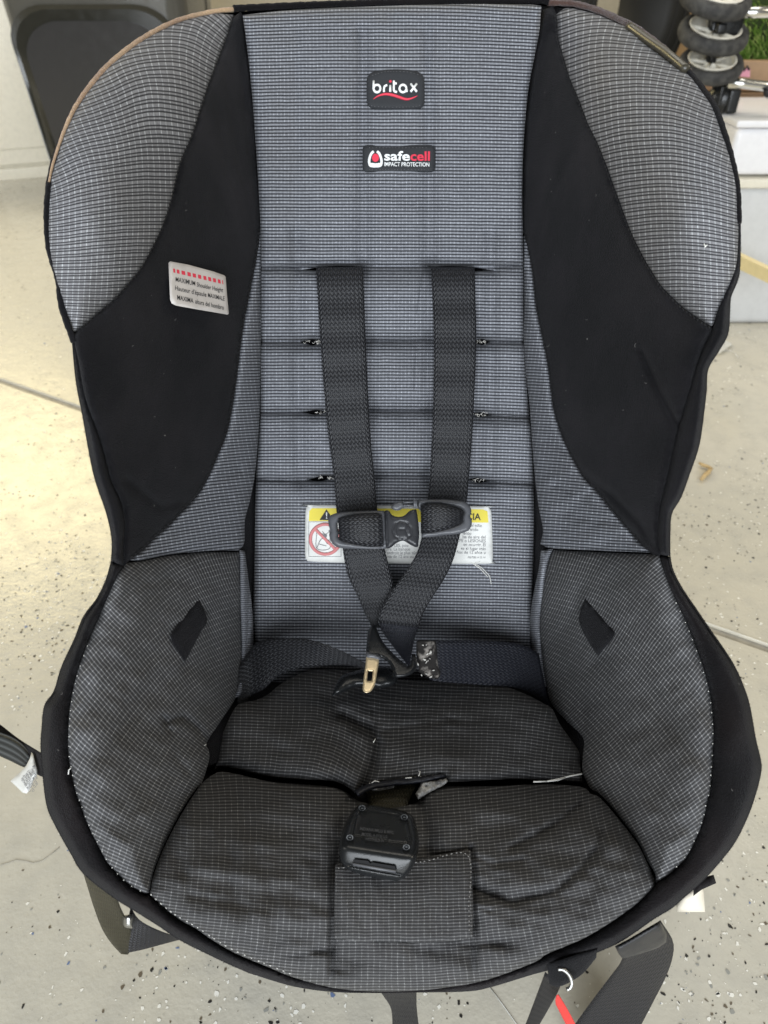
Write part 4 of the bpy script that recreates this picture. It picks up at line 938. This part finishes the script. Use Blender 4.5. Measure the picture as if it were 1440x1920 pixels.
# ---- seam stitching
sd = lambda x, y: side_d(x, y) - .0015
for nm, ln, mt, off in (('stitching', FL, 'thread', -1.5), ('stitching', FR, 'thread', 1.5), ('stitching', CL, 'thread', 1), ('stitching', CR, 'thread', -1)):
    stitches(nm, ln, sd, M[mt], seat, 4.5, 3.5, off, .002, .0005, slant=2.2 if 'L' else 0)
stitches('stitching', DL[4:], sd, M['thread_w'], seat, 1.6, 15, -2, .002, .00035)
stitches('stitching', DR[2:-2], sd, M['thread_w'], seat, 1.6, 17, 2, .002, .00035)
stitches('stitching', CUB[:8], lambda x, y: seat_d(x, y) - .002, M['thread_w'], seat, 3, 9, -4, .002, .00035)
lt = []
for P in ([(128,1452),(129,1444),(133,1440)], [(383,1398),(386,1396)]):
    lt.append(tube_vf([Uv(x, y, float(side_d(x, y)) - .004) for x, y in P], .0004, 5))
for P in ([(893,1058),(905,1066),(918,1080),(921,1095)], [(880,1052),(900,1066),(915,1082)], [(893,1062),(891,1056),(900,1052)], [(1323,463),(1320,457)], [(1321,464),(1326,459)]):
    dd = back_d if P[0][0] < 1000 else side_d
    lt.append(tube_vf([Uv(x, y, float(dd(x, y)) - .012) for x, y in P], .0004, 5))
pieces('loose_thread', lt, M['thread_w'], seat)

# ---- velour diamonds on the bolsters
for P in ([(373,1122),(388,1162),(376,1186),(347,1241),(322,1200),(328,1178)], [(1097,1122),(1153,1186),(1147,1199),(1123,1229),(1115,1222),(1086,1166)]):
    patch('velour_diamond', P, lambda x, y: side_d(x, y) - .0195 - bx(np.asarray(x), np.asarray(y), 0) * 0, M['velour'], seat, sp=7, puff=.001, pw=4, sink=.001, skirt=.006)

# ---- woven patches with lettering
bpl = lambda x, y: back_d(740, y) + 0 * np.asarray(x) - .0090
def rr_poly(x0, y0, x1, y1, r, bow=0, n=6):
    P = []
    for cx, cy, a0 in ((x1 - r, y0 + r, -90), (x1 - r, y1 - r, 0), (x0 + r, y1 - r, 90), (x0 + r, y0 + r, 180)):
        for k in range(n + 1):
            a = R(a0 + 90 * k / n); x = cx + r * math.cos(a); y = cy + r * math.sin(a)
            if y < (y0 + y1) / 2: y -= bow * (1 - ((x - (x0 + x1) / 2) / ((x1 - x0) / 2)) ** 2)
            P.append((x, y))
        if bow and a0 == 180: pass
    return P
p1 = [(688,148),(691,141),(697,136),(706,133),(722,131),(742,130),(765,131),(779,133),(788,137),(794,144),(795.5,155),(796,175),(795.5,194),(792,201),(785,204),(765,205.5),(742,206),(715,205.5),(699,204),(691,199),(688,191),(687,170)]
bp = patch('badge', p1, bpl, M['patch'], seat, sp=6, puff=.0012, pw=3, sink=.0008, skirt=.006, sm_step=4)
dW = lambda x, y: bpl(x, y) - .0014
W = []
for pts, cl in (([(700.5,151.5),(700.5,168)], 0), ([(713.2,166),(711.5,171),(707,173),(702.5,171),(700.5,166),(702.5,161),(707,159),(711.5,161)], 1),
                ([(720,172.5),(720,166),(721.5,161.5),(726,159.5)], 0), ([(731.7,160),(731.7,172)], 0), ([(738.5,151.5),(738.5,168),(740,171.5),(744.5,172.5)], 0), ([(738.5,156.5),(744,156.5)], 0),
                ([(762,166),(760,171),(755.5,173),(751,171),(749,166),(751,161),(755.5,159),(760,161)], 1), ([(762.5,166),(762.5,172.5)], 0), ([(770,157),(781.5,172)], 0), ([(781.5,157),(770,172)], 0)):
    W.append(stroke_vf(pts, 4.1, dW, closed=bool(cl), d0=.7))
mobj('lettering', *merge(W), M['white'], bp)
sw = [(700,186),(707,181),(716,177.5),(726,176.5),(737,178.5),(748,182),(757,185),(765,186),(774,183.5),(783,179.5)]
Wr = [dot_vf(732, 152.5, 2.6, 2.4, dW, .0006), stroke_vf(sw, 5.0, dW, taper=lambda t: 0.15 + 0.85 * math.sin(math.pi * min(max(t, 0), 1)) ** .8)]
mobj('red_wave', *merge(Wr), M['red'], bp)
stitches('stitching', [(694,198),(710,200),(742,201),(775,200),(789,197)], lambda x, y: bpl(x, y) - .0013, M['grey_print'], bp, 2, 4, 0, 0, .00022)
stitches('stitching', [(696,142),(720,135),(742,134),(765,135),(788,141)], lambda x, y: bpl(x, y) - .0013, M['grey_print'], bp, 2, 4, 0, 0, .00022)
bp = patch('badge', rr_poly(679.5, 272, 816, 323, 9), bpl, M['patch'], seat, sp=6, puff=.0012, pw=3, sink=.0008, skirt=.006, nosmooth=True)
def ic(t): return [(691 + 26 * a, 282 + 31 * b) for a, b in t]
W = []
loop = [(.36,.06),(.20,.20),(.08,.45),(.05,.68),(.09,.86),(.18,.93),(.5,.95),(.80,.93),(.90,.86),(.94,.68),(.90,.45),(.78,.20),(.62,.06)]
W.append(stroke_vf(ic(loop), 5.2, dW)); W.append(stroke_vf(ic([(.16,.84),(.5,.88),(.84,.84)]), 6, dW))
for s, x, col in (('safe', 720, 'w'),):
    W.append(text_vf('safe', 720.5, 300.5, 24.5, 0.3, dW, .0006, 1.0, .022, fit=48))
W.append(text_vf('IMPACT PROTECTION', 720.5, 311.2, 10.6, 0.6, dW, .0006, 0.82, .012, fit=84.5))
mobj('lettering', *merge(W), M['white'], bp)
mobj('red_lettering', *text_vf('cell', 769.5, 300.8, 24.5, 0.3, dW, .0006, 1.0, .022, fit=36.5), M['red'], bp); mobj('red_dot', *dot_vf(704, 295.8, 6.6, 7.8, dW, .0010, 20), M['red'], bp)
for yy in (277, 318): stitches('stitching', [(690,yy),(806,yy)], lambda x, y: bpl(x, y) - .0013, M['grey_print'], bp, 2, 4, 0, 0, .00022)

# ---- shoulder height label
ld = plane_depth([(320,495,.585),(422,515,.640),(340,575,.578)]); ld0 = lambda x, y: ld(x, y) - .004
sh = patch('shoulder_height_label', [(316,493),(319,490),(352,496),(400,509),(420,516),(423,519),(425,545),(429,588),(427,590),(380,582),(330,573),(322,569),(319,562),(317,520)], ld0, M['label'], seat, sp=7, puff=.0005, pw=3, sink=.0003, skirt=.003, nosmooth=True)
ang = 12.6
def lw(t, x, y, s, k=1.0): return text_vf(t, x, y, s, ang, lambda a, b: ld0(a, b) - .0004, .0006, 1, .004, fit=k, upright=True)
mobj('lettering', *merge([lw('MAXIMUM', 329.5, 527.5, 12.2, 37.5), lw('Shoulder Height', 369, 537, 11.6, 50.5), lw("Hauteur d'épaule", 328.5, 543.5, 12.2, 60), lw('MAXIMALE', 390, 557, 11.6, 32), lw('MAXIMA', 332.5, 561.5, 12.4, 31), lw('altura del hombro', 366, 568.8, 12, 55)]), M['black_print'], sh)
tk = []
for x, wd in ((324.5,3.6),(331.2,5),(340,7),(351,6.5),(361,6.2),(371,6),(381,5.8),(390,5.6),(399,5.5),(408.3,5),(416.3,1.6)):
    yy = 503.5 + (x - 325) * .238
    tk.append(poly_vf([(x, yy), (x + wd, yy + wd * .24), (x + wd + .8, yy + wd * .24 + 7.4), (x + .8, yy + 7.4)], ld0, .0007))
mobj('red_marks', *merge(tk), M['red'], sh)

# ---- warning label behind the chest clip
wd_ = lambda x, y: back_d(740, y) + 0 * np.asarray(x) - .0135
wo = [(573,960),(578,948),(590,947),(905,949),(914,951),(920,956),(922,975),(924,1045),(921,1054),(912,1057),(700,1056),(588,1053),(575,1049),(572,1038)]
wl = patch('warning_label', wo, wd_, M['label_w'], seat, sp=8, puff=.0006, pw=3, sink=.0004, skirt=.006, sm_step=5)
L0 = .0008
Y = [poly_vf([(580,958),(585,953),(640,953),(640,977),(579,977)], wd_, L0), poly_vf([(660,953),(905,955),(914,959),(916,980),(660,978)], wd_, L0)]
mobj('yellow_band', *merge(Y), M['yellow'], wl)
mobj('warning_triangle', *poly_vf([(599,975),(612,955),(626,976)], wd_, L0 + .0004), M['black_print'], wl)
K = [text_vf('ADVERTENCIA', 901, 975, 17.5, 1, wd_, L0 + .0004, .95, .02, 'RIGHT')]
frame = lambda x0, y0, x1, y1, w_: [poly_vf([(x0, y0), (x1, y0), (x1, y0 + w_), (x0, y0 + w_)], wd_, L0), poly_vf([(x0, y1 - w_), (x1, y1 - w_), (x1, y1), (x0, y1)], wd_, L0), poly_vf([(x0, y0 + w_), (x0 + w_, y0 + w_), (x0 + w_, y1 - w_), (x0, y1 - w_)], wd_, L0), poly_vf([(x1 - w_, y0 + w_), (x1, y0 + w_), (x1, y1 - w_), (x1 - w_, y1 - w_)], wd_, L0)]
G_ = frame(578.5, 978, 640, 1044, .9)
PC = []
for pts in ([(594,996),(594,1028),(618,1028),(618,1002)], [(594,1028),(600,1014),(606,1010),(614,1020)], [(604,996),(610,1002),(616,998)], [(600,1004),(607,1000)], [(612,1012),(622,1014),(628,1020)], [(622,990),(628,1000),(624,1008)], [(598,1020),(612,1024)]):
    PC.append(stroke_vf(pts, 1.2, wd_, L0 + .0003, 5))
PC += [dot_vf(609, 1005, 4, 4, wd_, L0 + .0005), dot_vf(619, 996, 3, 3, wd_, L0 + .0005)]
for i, s in enumerate(('el niño', 'urando', 'iento', 'lsa de aire del', 'RTE o LESIONES', 'en ocurrir. El', 'es el lugar más', 'ños de 12 años o')):
    G_.append(text_vf(s, (904 if i == 0 else 897 if i == 1 else 884 if i == 2 else 911), 988.5 + i * 7.2, 8.3, 1, wd_, L0 + .0002, .95, .002, 'RIGHT' if i > 2 else 'RIGHT'))
for i, s in enumerate(('LES, pou', 'ture. La banque', "l'endroit le plus sûr", 'ants de 12 ans ou')):
    G_.append(text_vf(s, (739, 721, 722, 722)[i], 1025.5 + i * 6.9, 8.3, 0, wd_, L0 + .0002, .92, .002))
G_.append(text_vf('P507285 A 25 14', 910, 1047, 5.2, 0, wd_, L0 + .0002, .9, 0, 'RIGHT'))
mobj('black_print', *merge(K), M['black_print'], wl); mobj('small_print', *merge(G_[4:]), M['grey_print'], wl, kind='stuff'); mobj('pictogram', *merge(PC + G_[:4]), M['grey_print'], wl, kind='stuff')
a = np.linspace(0, 2 * math.pi, 29)[:-1]
ring = [(610 + 28 * math.cos(t), 1011 + 28 * math.sin(t)) for t in a]
mobj('prohibition_ring', *merge([stroke_vf(ring, 6.5, wd_, L0 + .0002, 6, closed=True), stroke_vf([(591,992),(610,1011),(629,1030)], 6, wd_, L0 + .0002, 6)]), M['pink_print'], wl)
mobj('exclamation_mark', *merge([poly_vf([(611,960.5),(613.6,960.5),(613.1,968.5),(611.5,968.5)], wd_, L0 + .0012), dot_vf(612.3, 971.5, 1.3, 1.2, wd_, L0 + .0012)]), M['label_w'], wl)

# ---- harness
def B(x, y, o): return (x, y, float(back_d(min(max(x, 600), 880), y)) - o)
webL = ribbon('harness_strap', [B(593,500,-.006),B(593,508,.013),B(600,632,.020),B(612,783,.023),B(625,891,.025),B(631,960,.030),B(641,1020,.042),B(651,1075,.045),B(671,1120,.048),B(684,1150,.052),B(699,1178,.055)],
       [B(680,500,-.006),B(681,508,.013),B(686,640,.020),B(694,805,.023),B(703,900,.025),B(708,960,.030),B(719,1020,.042),B(733,1075,.045),B(739,1110,.048),B(741,1145,.050),B(742,1175,.055)], M['web'], seat, vsc=9, ucells=11, cup=.0012, wave=.0007)
webR = ribbon('harness_strap', [B(807,500,-.006),B(808,508,.013),B(813,620,.020),B(812,760,.023),B(806,891,.025),B(801,940,.030),B(792,1000,.044),B(780,1040,.050),B(757,1076,.054),B(727,1120,.058),B(712,1146,.060),B(709,1168,.062)],
       [B(890,500,-.006),B(890,508,.013),B(893,640,.020),B(887,790,.023),B(879,900,.025),B(875,940,.030),B(862,1005,.044),B(849,1052,.050),B(832,1087,.054),B(811,1120,.058),B(794,1150,.060),B(785,1176,.062)], M['web'], seat, vsc=9, ucells=11, cup=.0012, wave=.0007)
ribbon('harness_strap', [B(708,1163,.061),B(714,1180,.061),B(735,1210,.060),B(765,1248,.058)], [B(786,1174,.061),B(778,1195,.061),B(772,1225,.060),B(768,1250,.058)], M['web_navy'], seat, vsc=9, ucells=11, cup=.0008, label='folded end of the harness strap at the buckle tongue')
# lap straps
def LS(x, y, d): return (x, y, d)
ribbon('lap_strap', [(440,1262,.70),(462,1228,.705),(480,1206,.70),(505,1198,.69),(565,1197,.67),(607,1207,.655),(640,1220,.65),(673,1237,.645),(690,1246,.645)],
       [(448,1345,.68),(468,1308,.69),(494,1293,.685),(523,1267,.68),(565,1252,.67),(615,1248,.665),(655,1248,.66),(680,1252,.655),(690,1255,.655)], M['web'], seat, vsc=9, ucells=10, cup=.002)
ribbon('lap_strap', [(800,1201,.672),(821,1201,.672),(877,1200,.685),(940,1203,.70),(982,1210,.708),(1010,1225,.715)],
       [(805,1274,.668),(823,1278,.668),(898,1284,.682),(961,1289,.692),(998,1302,.70),(1030,1325,.705)], M['web_navy'], seat, vsc=9, ucells=10, cup=.0015)
M['lintpatch'] = mat('linty_hook_fabric', (0.02, 0.018, 0.016), .95); _t = NT(M['lintpatch']); _n = _t.noise(95, 5)
_t.link(_t.mix(_t.ramp(_n, .50, .68), (0.014, .012, .011, 1), (0.34, .31, .28, 1)), _t.p.inputs['Base Color']); _t.bump(_n, .8, .002)
hookp = patch('worn_hook_patch', [(781,1203),(790,1200),(817,1202),(820,1225),(821,1247),(826,1262),(822,1273),(805,1271),(786,1260),(781,1230)], lambda x, y: 0 * x + .660, M['lintpatch'], seat, sp=4, extra=lambda x, y, db: -0.0012 * wrinkle(x, y, 60, 14, 9, 95), puff=.0015, pw=4, skirt=.006)
fz = []
for i in range(16):
    t = random.random(); x = 793 + 12 * math.sin(t * 5) * .6 + random.uniform(-5, 8); y = 1207 + 55 * t
    if t > .75: x = random.uniform(790, 824); y = random.uniform(1256, 1273)
    a_ = random.uniform(0, 6.3); l = random.uniform(2, 6)
    fz.append(tube_vf([Uv(x, y, .6575), Uv(x + l * .5 * math.cos(a_) + 1, y + l * .5 * math.sin(a_), .6560), Uv(x + l * math.cos(a_), y + l * math.sin(a_), .6572)], random.uniform(.0003, .0008), 4))
mobj('lint', *merge(fz), M['fleece'], hookp, kind='stuff')

# ---- buckle tongues
td = plane_depth([(600,1180,.688),(780,1180,.694),(700,1290,.632)])
def tdo(o): return lambda x, y: td(x, y) - o
patch('second_tongue', [(640,1268),(660,1260),(690,1252),(720,1250),(744,1256),(748,1270),(738,1284),(715,1290),(690,1288),(664,1289),(640,1300),(622,1306),(630,1285)], lambda x, y: td(x, y) + .012, M['buckle'], seat, sp=6, puff=.006, pw=10, skirt=.008)
tng = patch('buckle_tongue', [(690,1185),(696,1174),(704,1172),(709,1185),(717,1202),(733,1221),(748,1236),(758,1243),(766,1249),(770,1240),(772,1226),(778,1226),(782,1240),(780,1254),(773,1263),(762,1268),(746,1271),(739,1268),(734,1252),(727,1241),(716,1234),(704,1230),(686,1229),(686,1222),(688,1205)], tdo(.012), M['buckle'], seat, sp=3.5, puff=.0035, pw=4, sink=.001, skirt=.006, sm_step=3)
patch('tongue_blade', [(687,1229),(711,1233),(710,1245),(707,1262),(704,1280),(700,1290),(694,1297),(686,1299),(681,1296),(680,1289),(682,1270),(685,1248)], tdo(.0125), M['brass'], tng, sp=3, holes=[[(690,1258),(699.5,1258.5),(697,1277),(688,1276.5)]], puff=.0004, pw=1.5, sink=.0001, skirt=.0022, sm_step=2.5)
patch('tongue_collar', [(686,1220),(700,1222),(716,1230),(713,1238),(700,1235),(685,1233)], tdo(.015), M['clip'], tng, sp=4, puff=.002, pw=3, skirt=.005, sm_step=3)

# ---- chest clip
cd = plane_depth([(640,1000,.686),(860,960,.688),(740,1040,.680)])
def cdo(o): return lambda x, y: cd(x, y) - o
clip_l = [(616,972),(622,965),(636,961),(660,959),(700,957.5),(722,958),(724,975),(725,1000),(727,1028),(705,1029.5),(660,1029),(636,1027),(624,1020),(619,1010),(617,1002),(619,995),(616,984)]
hole_l = [(633,981),(640,974),(655,969.5),(680,967),(710,966.5),(713,968),(718,1021),(716,1023.5),(690,1022.5),(660,1018),(643,1013),(634,1006),(636,998),(634,993)]
ch = patch('chest_clip', [(722,957),(729,957),(736,966),(747,969),(758,966.5),(768,958),(776,955),(781,955.5),(784,975),(786,1000),(784,1025),(779,1026),(767,1020),(756,1014),(744,1018),(734,1026),(727,1028.5),(724,1028),(722,1000)], cdo(.020), M['clip_dark'], seat, sp=4, puff=.003, pw=5, sink=.001, skirt=.008, sm_step=3,
           grooves=[([(750,977),(762,980),(771,990),(771,1002),(762,1010),(750,1011),(740,1005),(736,994),(740,982),(750,977)], .0009, 1.8), ([(744,981),(744,990),(748,1010)], .0007, 1.6), ([(764,981),(760,992),(766,1006)], .0007, 1.6), ([(750,992),(757,992)], .0007, 2), ([(725,960),(727,1026)], .001, 1.4)])
patch('clip_half', clip_l, cdo(.015), M['clip'], ch, sp=4, holes=[hole_l], puff=.004, pw=6, sink=.001, skirt=.007, sm_step=3)
clip_r = [(783,938),(800,937),(830,936),(856,938),(872,941),(880,948),(884,958),(882,968),(885,976),(883,988),(876,996),(860,1001),(830,1004),(808,1007),(790,1008),(790,999),(810,996),(838,991),(858,984),(868,978),(866,970),(869,960),(864,954),(850,950),(825,946),(800,944),(791,947),(788,960),(786,956),(783,948)]
patch('clip_half', clip_r, cdo(.014), M['clip'], ch, sp=3.5, puff=.003, pw=4, sink=.001, skirt=.007, sm_step=3)
# webbing that bulges out through the clip's windows
ribbon('webbing_bulge', [(634,972,.668),(660,966,.661),(690,964,.660),(716,964,.664)], [(636,1012,.668),(660,1020,.661),(690,1025,.660),(718,1024,.664)], M['web'], ch, vsc=9, ucells=7, cup=.005)
ribbon('webbing_bulge', [(789,948,.668),(810,944,.661),(840,948,.660),(868,958,.666)], [(789,1000,.668),(810,999,.661),(840,992,.660),(868,978,.666)], M['web'], ch, vsc=9, ucells=7, cup=.005)
patch('clip_prong', [(733,951),(738,944),(748,940.5),(756,940),(757,945),(765,946),(766,950),(757,952),(748,957),(738,956.5)], cdo(.017), M['clip'], ch, sp=3, puff=.002, pw=3, skirt=.004, sm_step=2.5)
W = [tube_vf([Uv(756,942.5,.672), Uv(776,942,.672)], .0007, 6), tube_vf([Uv(757,947,.672), Uv(776,948,.672)], .0006, 6), tube_vf([Uv(777.5,938,.670), Uv(778,953,.670)], .0014, 6), tube_vf([Uv(780.5,938.5,.670), Uv(781,954,.670)], .0008, 6)]
pieces('clip_rod', W, M['clip'], ch)

# ---- crotch buckle
kd = plane_depth([(650,1540,.545),(780,1540,.545),(715,1640,.492)]); kdo = lambda o: (lambda x, y: kd(x, y) - o - .004)
ribbon('crotch_strap', [(684,1478,.585),(690,1500,.573),(694,1535,.552)], [(782,1470,.585),(768,1500,.573),(752,1540,.552)], M['web_olive'], seat, vsc=9, ucells=9, cup=.002)
bk = patch('crotch_buckle', [(667,1515),(674,1510),(690,1509.5),(740,1516),(762,1523),(775,1532),(781,1550),(785,1572),(784,1597),(778,1618),(768,1636),(757,1647),(745,1652),(735,1652),(700,1648),(672,1641),(652,1632),(640,1620),(636,1605),(637,1577),(645,1550),(656,1528)],
   kdo(.020), M['buckle'], seat, sp=3.2, puff=.009, pw=9, sink=.003, skirt=.018, sm_step=4,
   grooves=[([(668,1526),(690,1519),(745,1528),(762,1540),(770,1575),(764,1582),(740,1580),(700,1574),(660,1566),(664,1545),(668,1526)], .0011, 2.0),
            ([(645,1621),(690,1629),(750,1640)], .002, 2.2)],
   extra=lambda x, y, db: .026 * (np.sqrt(np.clip((y - (1590 + (x - 650) * .15)) / 50, -1, 1) ** 2 + .02) + np.clip((y - (1590 + (x - 650) * .15)) / 50, -1, 1)) / 2)
for P in ([(664,1611),(690,1614),(694,1619),(698,1617),(740,1624),(744,1634),(700,1627),(660,1618)],):
    mobj('slot', *poly_vf(P, lambda x, y: kd(x, y) - .033 + .026 * np.clip((y - (1590 + (x - 650) * .15)) / 50, 0, 1) - .0012, 0), M['dark'], bk)  # near-black face put in for the shade inside the buckle opening
mobj('slot_plate', *merge([tube_vf([*[Uv(x, y, float(kd(x, y)) - .0335 + .026 * min(max((y - (1590 + (x - 650) * .15)) / 50, 0), 1) - .0012) for x, y in ((662,1620),(700,1627),(742,1634))]], .0009, 6)]), M['clip'], bk)
sc = []
for x, y in ((679,1515),(758,1532),(656,1570),(762,1588)):
    V = []; n = 14
    for rr_, dz in ((7.5, .0004), (6.0, -.0012), (4.2, .0006), (0.1, .0006)):
        for k in range(n): V.append(Uv(x + rr_ * math.cos(2 * math.pi * k / n), y + rr_ * .85 * math.sin(2 * math.pi * k / n), float(kd(x, y)) - .0355 + dz))
    sc.append((V, [(r * n + k, r * n + (k + 1) % n, (r + 1) * n + (k + 1) % n, (r + 1) * n + k) for r in range(3) for k in range(n)]))
pieces('screw_well', sc, M['buckle'], bk)
mobj('moulded_lettering', *merge([text_vf('INDIANA MILLS & MFG', 674, 1556, 8.2, 7, kdo(.0312), .0001, .78, .004), text_vf('MODEL A-0130 U.S.', 678, 1566, 7.5, 7, kdo(.0312), .0001, .78, .004), text_vf('WESTFIELD IN', 684, 1575, 7.2, 7, kdo(.0312), .0001, .78, .004)]), M['clip'], bk)

# ---- straps hanging under the seat
ribbon('lower_anchor_strap', [(150,1618,.50),(163,1660,.515),(176,1702,.535),(191,1741,.550),(208,1768,.562),(227,1789,.572)], [(212,1650,.51),(222,1690,.525),(236,1722,.545),(250,1750,.560),(252,1770,.568),(240,1790,.572)], M['web_olive'], seat, vsc=9, ucells=9, cup=.003)
ribbon('lower_anchor_strap', [(245,1700,.545),(262,1725,.55),(300,1745,.545),(345,1760,.53)], [(227,1789,.572),(262,1782,.565),(300,1772,.555),(345,1760,.54)], M['web_dark'], seat, vsc=9, ucells=9, cup=.001)
patch('strap_bracket', [(230,1716),(249,1714),(250,1722),(249,1741),(238,1740),(231,1734)], lambda x, y: 0 * x + .540, M['steel'], seat, sp=5, puff=.002, pw=4, skirt=.004, sm_step=3)
ribbon('tether_strap', [(1175,1775,.52),(1163,1805,.56),(1147,1827,.585),(1107,1880,.62),(1060,1945,.66)], [(1238,1725,.515),(1262,1765,.55),(1260,1800,.575),(1247,1835,.60),(1233,1863,.62),(1190,1945,.66)], M['web_dark'], seat, vsc=9, ucells=10, cup=.003)
patch('strap_adjuster', [(1153,1774),(1180,1760),(1210,1742),(1236,1727),(1243,1738),(1250,1753),(1249,1767),(1242,1772),(1227,1780),(1173,1796),(1164,1793),(1158,1785)], plane_depth([(1150,1780,.485),(1250,1750,.500),(1200,1795,.505)]), M['shell'], seat, sp=5, puff=.006, pw=8, skirt=.02, sm_step=4)
ribbon('adjuster_strap', [(1022,1822,.50),(1012,1850,.52),(976,1945,.58)], [(1052,1846,.50),(1042,1868,.52),(998,1945,.58)], M['web_dark'], seat, vsc=9, ucells=6, cup=.002)
ribbon('fabric_loop', [(1025,1806,.482),(1050,1800,.475),(1080,1790,.475),(1120,1778,.478)], [(1030,1845,.492),(1050,1850,.490),(1090,1828,.488),(1118,1796,.486)], M['velour'], seat, vsc=9, ucells=6, cup=.003)
a_ = [(1050 + 14 * math.cos(t) + 8 * math.sin(t), 1836 + 19 * math.sin(t) - 3 * math.cos(t)) for t in np.linspace(-1.7, 1.7, 16)]
mobj('metal_ring', *tube_vf([Uv(x + 6, y, .476) for x, y in a_], .0012, 8), M['steel'], seat)
M['red_web'] = mat('red_webbing', (0.62, 0.035, 0.03), .6)
ribbon('red_pull_strap', [(1043,1866,.500),(1041,1880,.51),(1048,1895,.52),(1073,1945,.55)], [(1047,1864,.500),(1056,1878,.51),(1070,1903,.52),(1092,1945,.55)], M['red_web'], seat, vsc=9, ucells=5, cup=.0015)
ribbon('rear_strap', [(706,1850,.50),(722,1872,.52),(734,1895,.54),(736,1945,.57)], [(781,1850,.50),(781,1872,.52),(782,1895,.54),(788,1945,.57)], M['web_dark'], seat, vsc=9, ucells=8, cup=.001)
patch('paper_tag', [(1272,1686),(1290,1672),(1318,1655),(1320,1680),(1322,1710),(1270,1710),(1268,1697)], lambda x, y: 0 * x + .60, M['paper'], seat, sp=9, puff=.0003, pw=3, skirt=.0006, nosmooth=True)
patch('strap_end', [(1300,1660),(1327,1643),(1338,1640),(1343,1656),(1325,1664),(1316,1668),(1300,1680)], lambda x, y: 0 * x + .585, M['rim'], seat, sp=6, puff=.002, pw=4, skirt=.003, nosmooth=True)
# ribbed strap with its care tag on the left
el = ribbon('elastic_strap', [(-30,1338,.78),(0,1358,.76),(35,1385,.74),(75,1410,.70),(105,1428,.66)], [(-30,1400,.78),(0,1414,.76),(40,1432,.74),(75,1455,.70),(105,1462,.66)], M['rim'], seat, vsc=9, ucells=5)
ed = plane_depth([(0,1370,.745),(60,1400,.725),(0,1415,.745)])
M['ribbed'] = mat('ribbed_elastic', (0.018, 0.022, 0.022), .6); _t = NT(M['ribbed']); _u = _t.n('ShaderNodeUVMap'); _s = _t.n('ShaderNodeSeparateXYZ'); _t.link(_u.outputs[0], _s.inputs[0])
_g = _t.math('ADD', _t.math('MULTIPLY', _t.math('SINE', _t.math('MULTIPLY', _s.outputs[0], 6.2832)), .5), .5); _t.link(_t.mix(_g, (0.012, .014, .014, 1), (0.075, .08, .08, 1)), _t.p.inputs['Base Color']); _t.bump(_g, 1, .002)
ribbon('elastic_strap_end', [(-30,1362,.750),(0,1373,.742),(25,1383,.735),(45,1398,.728),(58,1416,.722)], [(-30,1404,.750),(0,1418,.742),(22,1428,.735),(40,1437,.728),(46,1439,.724)], M['ribbed'], seat, vsc=9, ucells=4, cup=.003)
tgd = plane_depth([(19,1465,.712),(60,1412,.705),(56,1486,.690)])
tg = patch('care_tag', [(59,1410),(62,1414),(66,1430),(70,1445),(69,1455),(63,1462),(57,1478),(55,1482),(50,1488),(42,1486),(30,1474),(19,1464.5),(34,1451),(48,1437),(56,1422)], tgd, M['label_w'], seat, sp=5, puff=.0006, pw=3, skirt=.0006, nosmooth=True)
mobj('lettering', *merge([text_vf(s, x, y, 6.5, 57, lambda a, b: tgd(a, b) - .0012, .0002, .8, .012) for s, x, y in (('TETHER BELT', 38, 1460), ('ATTACHED TO', 42, 1455), ('VEHICLE SEAT', 46.5, 1451), ('LABEL MODEL', 51, 1446), ('TIGHTEN', 56, 1443))] + [text_vf('K', 60, 1437, 9, 57, lambda a, b: tgd(a, b) - .0012, .0002, 1, .02)]), M['grey_print'], tg)

# ---- nap standing off the velour edge, and lint caught on it
V = []; Fc = []
Q = smooth(SIL, True, 1.5); Dq = side_d(Q[:, 0], Q[:, 1]) + .006
for i in range(len(Q)):
    x, y = Q[i]
    if y < 440 or (430 < x < 1050 and y > 1815): continue
    tx, ty = Q[(i + 1) % len(Q)] - Q[i - 1]; L_ = math.hypot(tx, ty) + 1e-6; nx_, ny_ = ty / L_, -tx / L_
    for _ in range(3):
        l = random.uniform(.6, 2.2); a_ = random.uniform(-.9, .9); b = len(V); jx_, jy_ = random.uniform(-1, 1) - nx_ * 1.5, random.uniform(-1, 1) - ny_ * 1.5
        dx = nx_ * math.cos(a_) - ny_ * math.sin(a_); dy = nx_ * math.sin(a_) + ny_ * math.cos(a_); d_ = Dq[i]
        V += [Uv(x + jx_ - dy * .3, y + jy_ + dx * .3, d_), Uv(x + jx_ + dy * .3, y + jy_ - dx * .3, d_), Uv(x + jx_ + dx * (l + 1.5), y + jy_ + dy * (l + 1.5), d_)]; Fc.append((b, b + 1, b + 2))
mobj('velour_nap', V, Fc, M['velour'], seat, kind='stuff', sm=False)
lint = []
for x, y, r_ in ((350,397,3),(1026,646,4),(1195,648,5),(1116,366,2),(1060,760,1.5),(1168,768,1.5),(1211,717,2),(1030,338,3),(290,783,2),(250,650,2),(306,700,1.5),(288,948,1.5),(110,1405,2),(1100,597,3),(115,1300,2),(1375,1480,3),(330,600,2),(1300,1560,1.5)):
    a_ = random.uniform(0, 6.3); P = [(x + r_ * math.cos(a_ + t), y + r_ * math.sin(a_ + t)) for t in np.linspace(0, random.uniform(1, 3), 5)]
    lint.append(tube_vf([Uv(px, py, float(side_d(px, py)) - .0075) for px, py in P], .00018, 4))
mobj('lint', *merge(lint), M['lintm'], seat, kind='stuff')
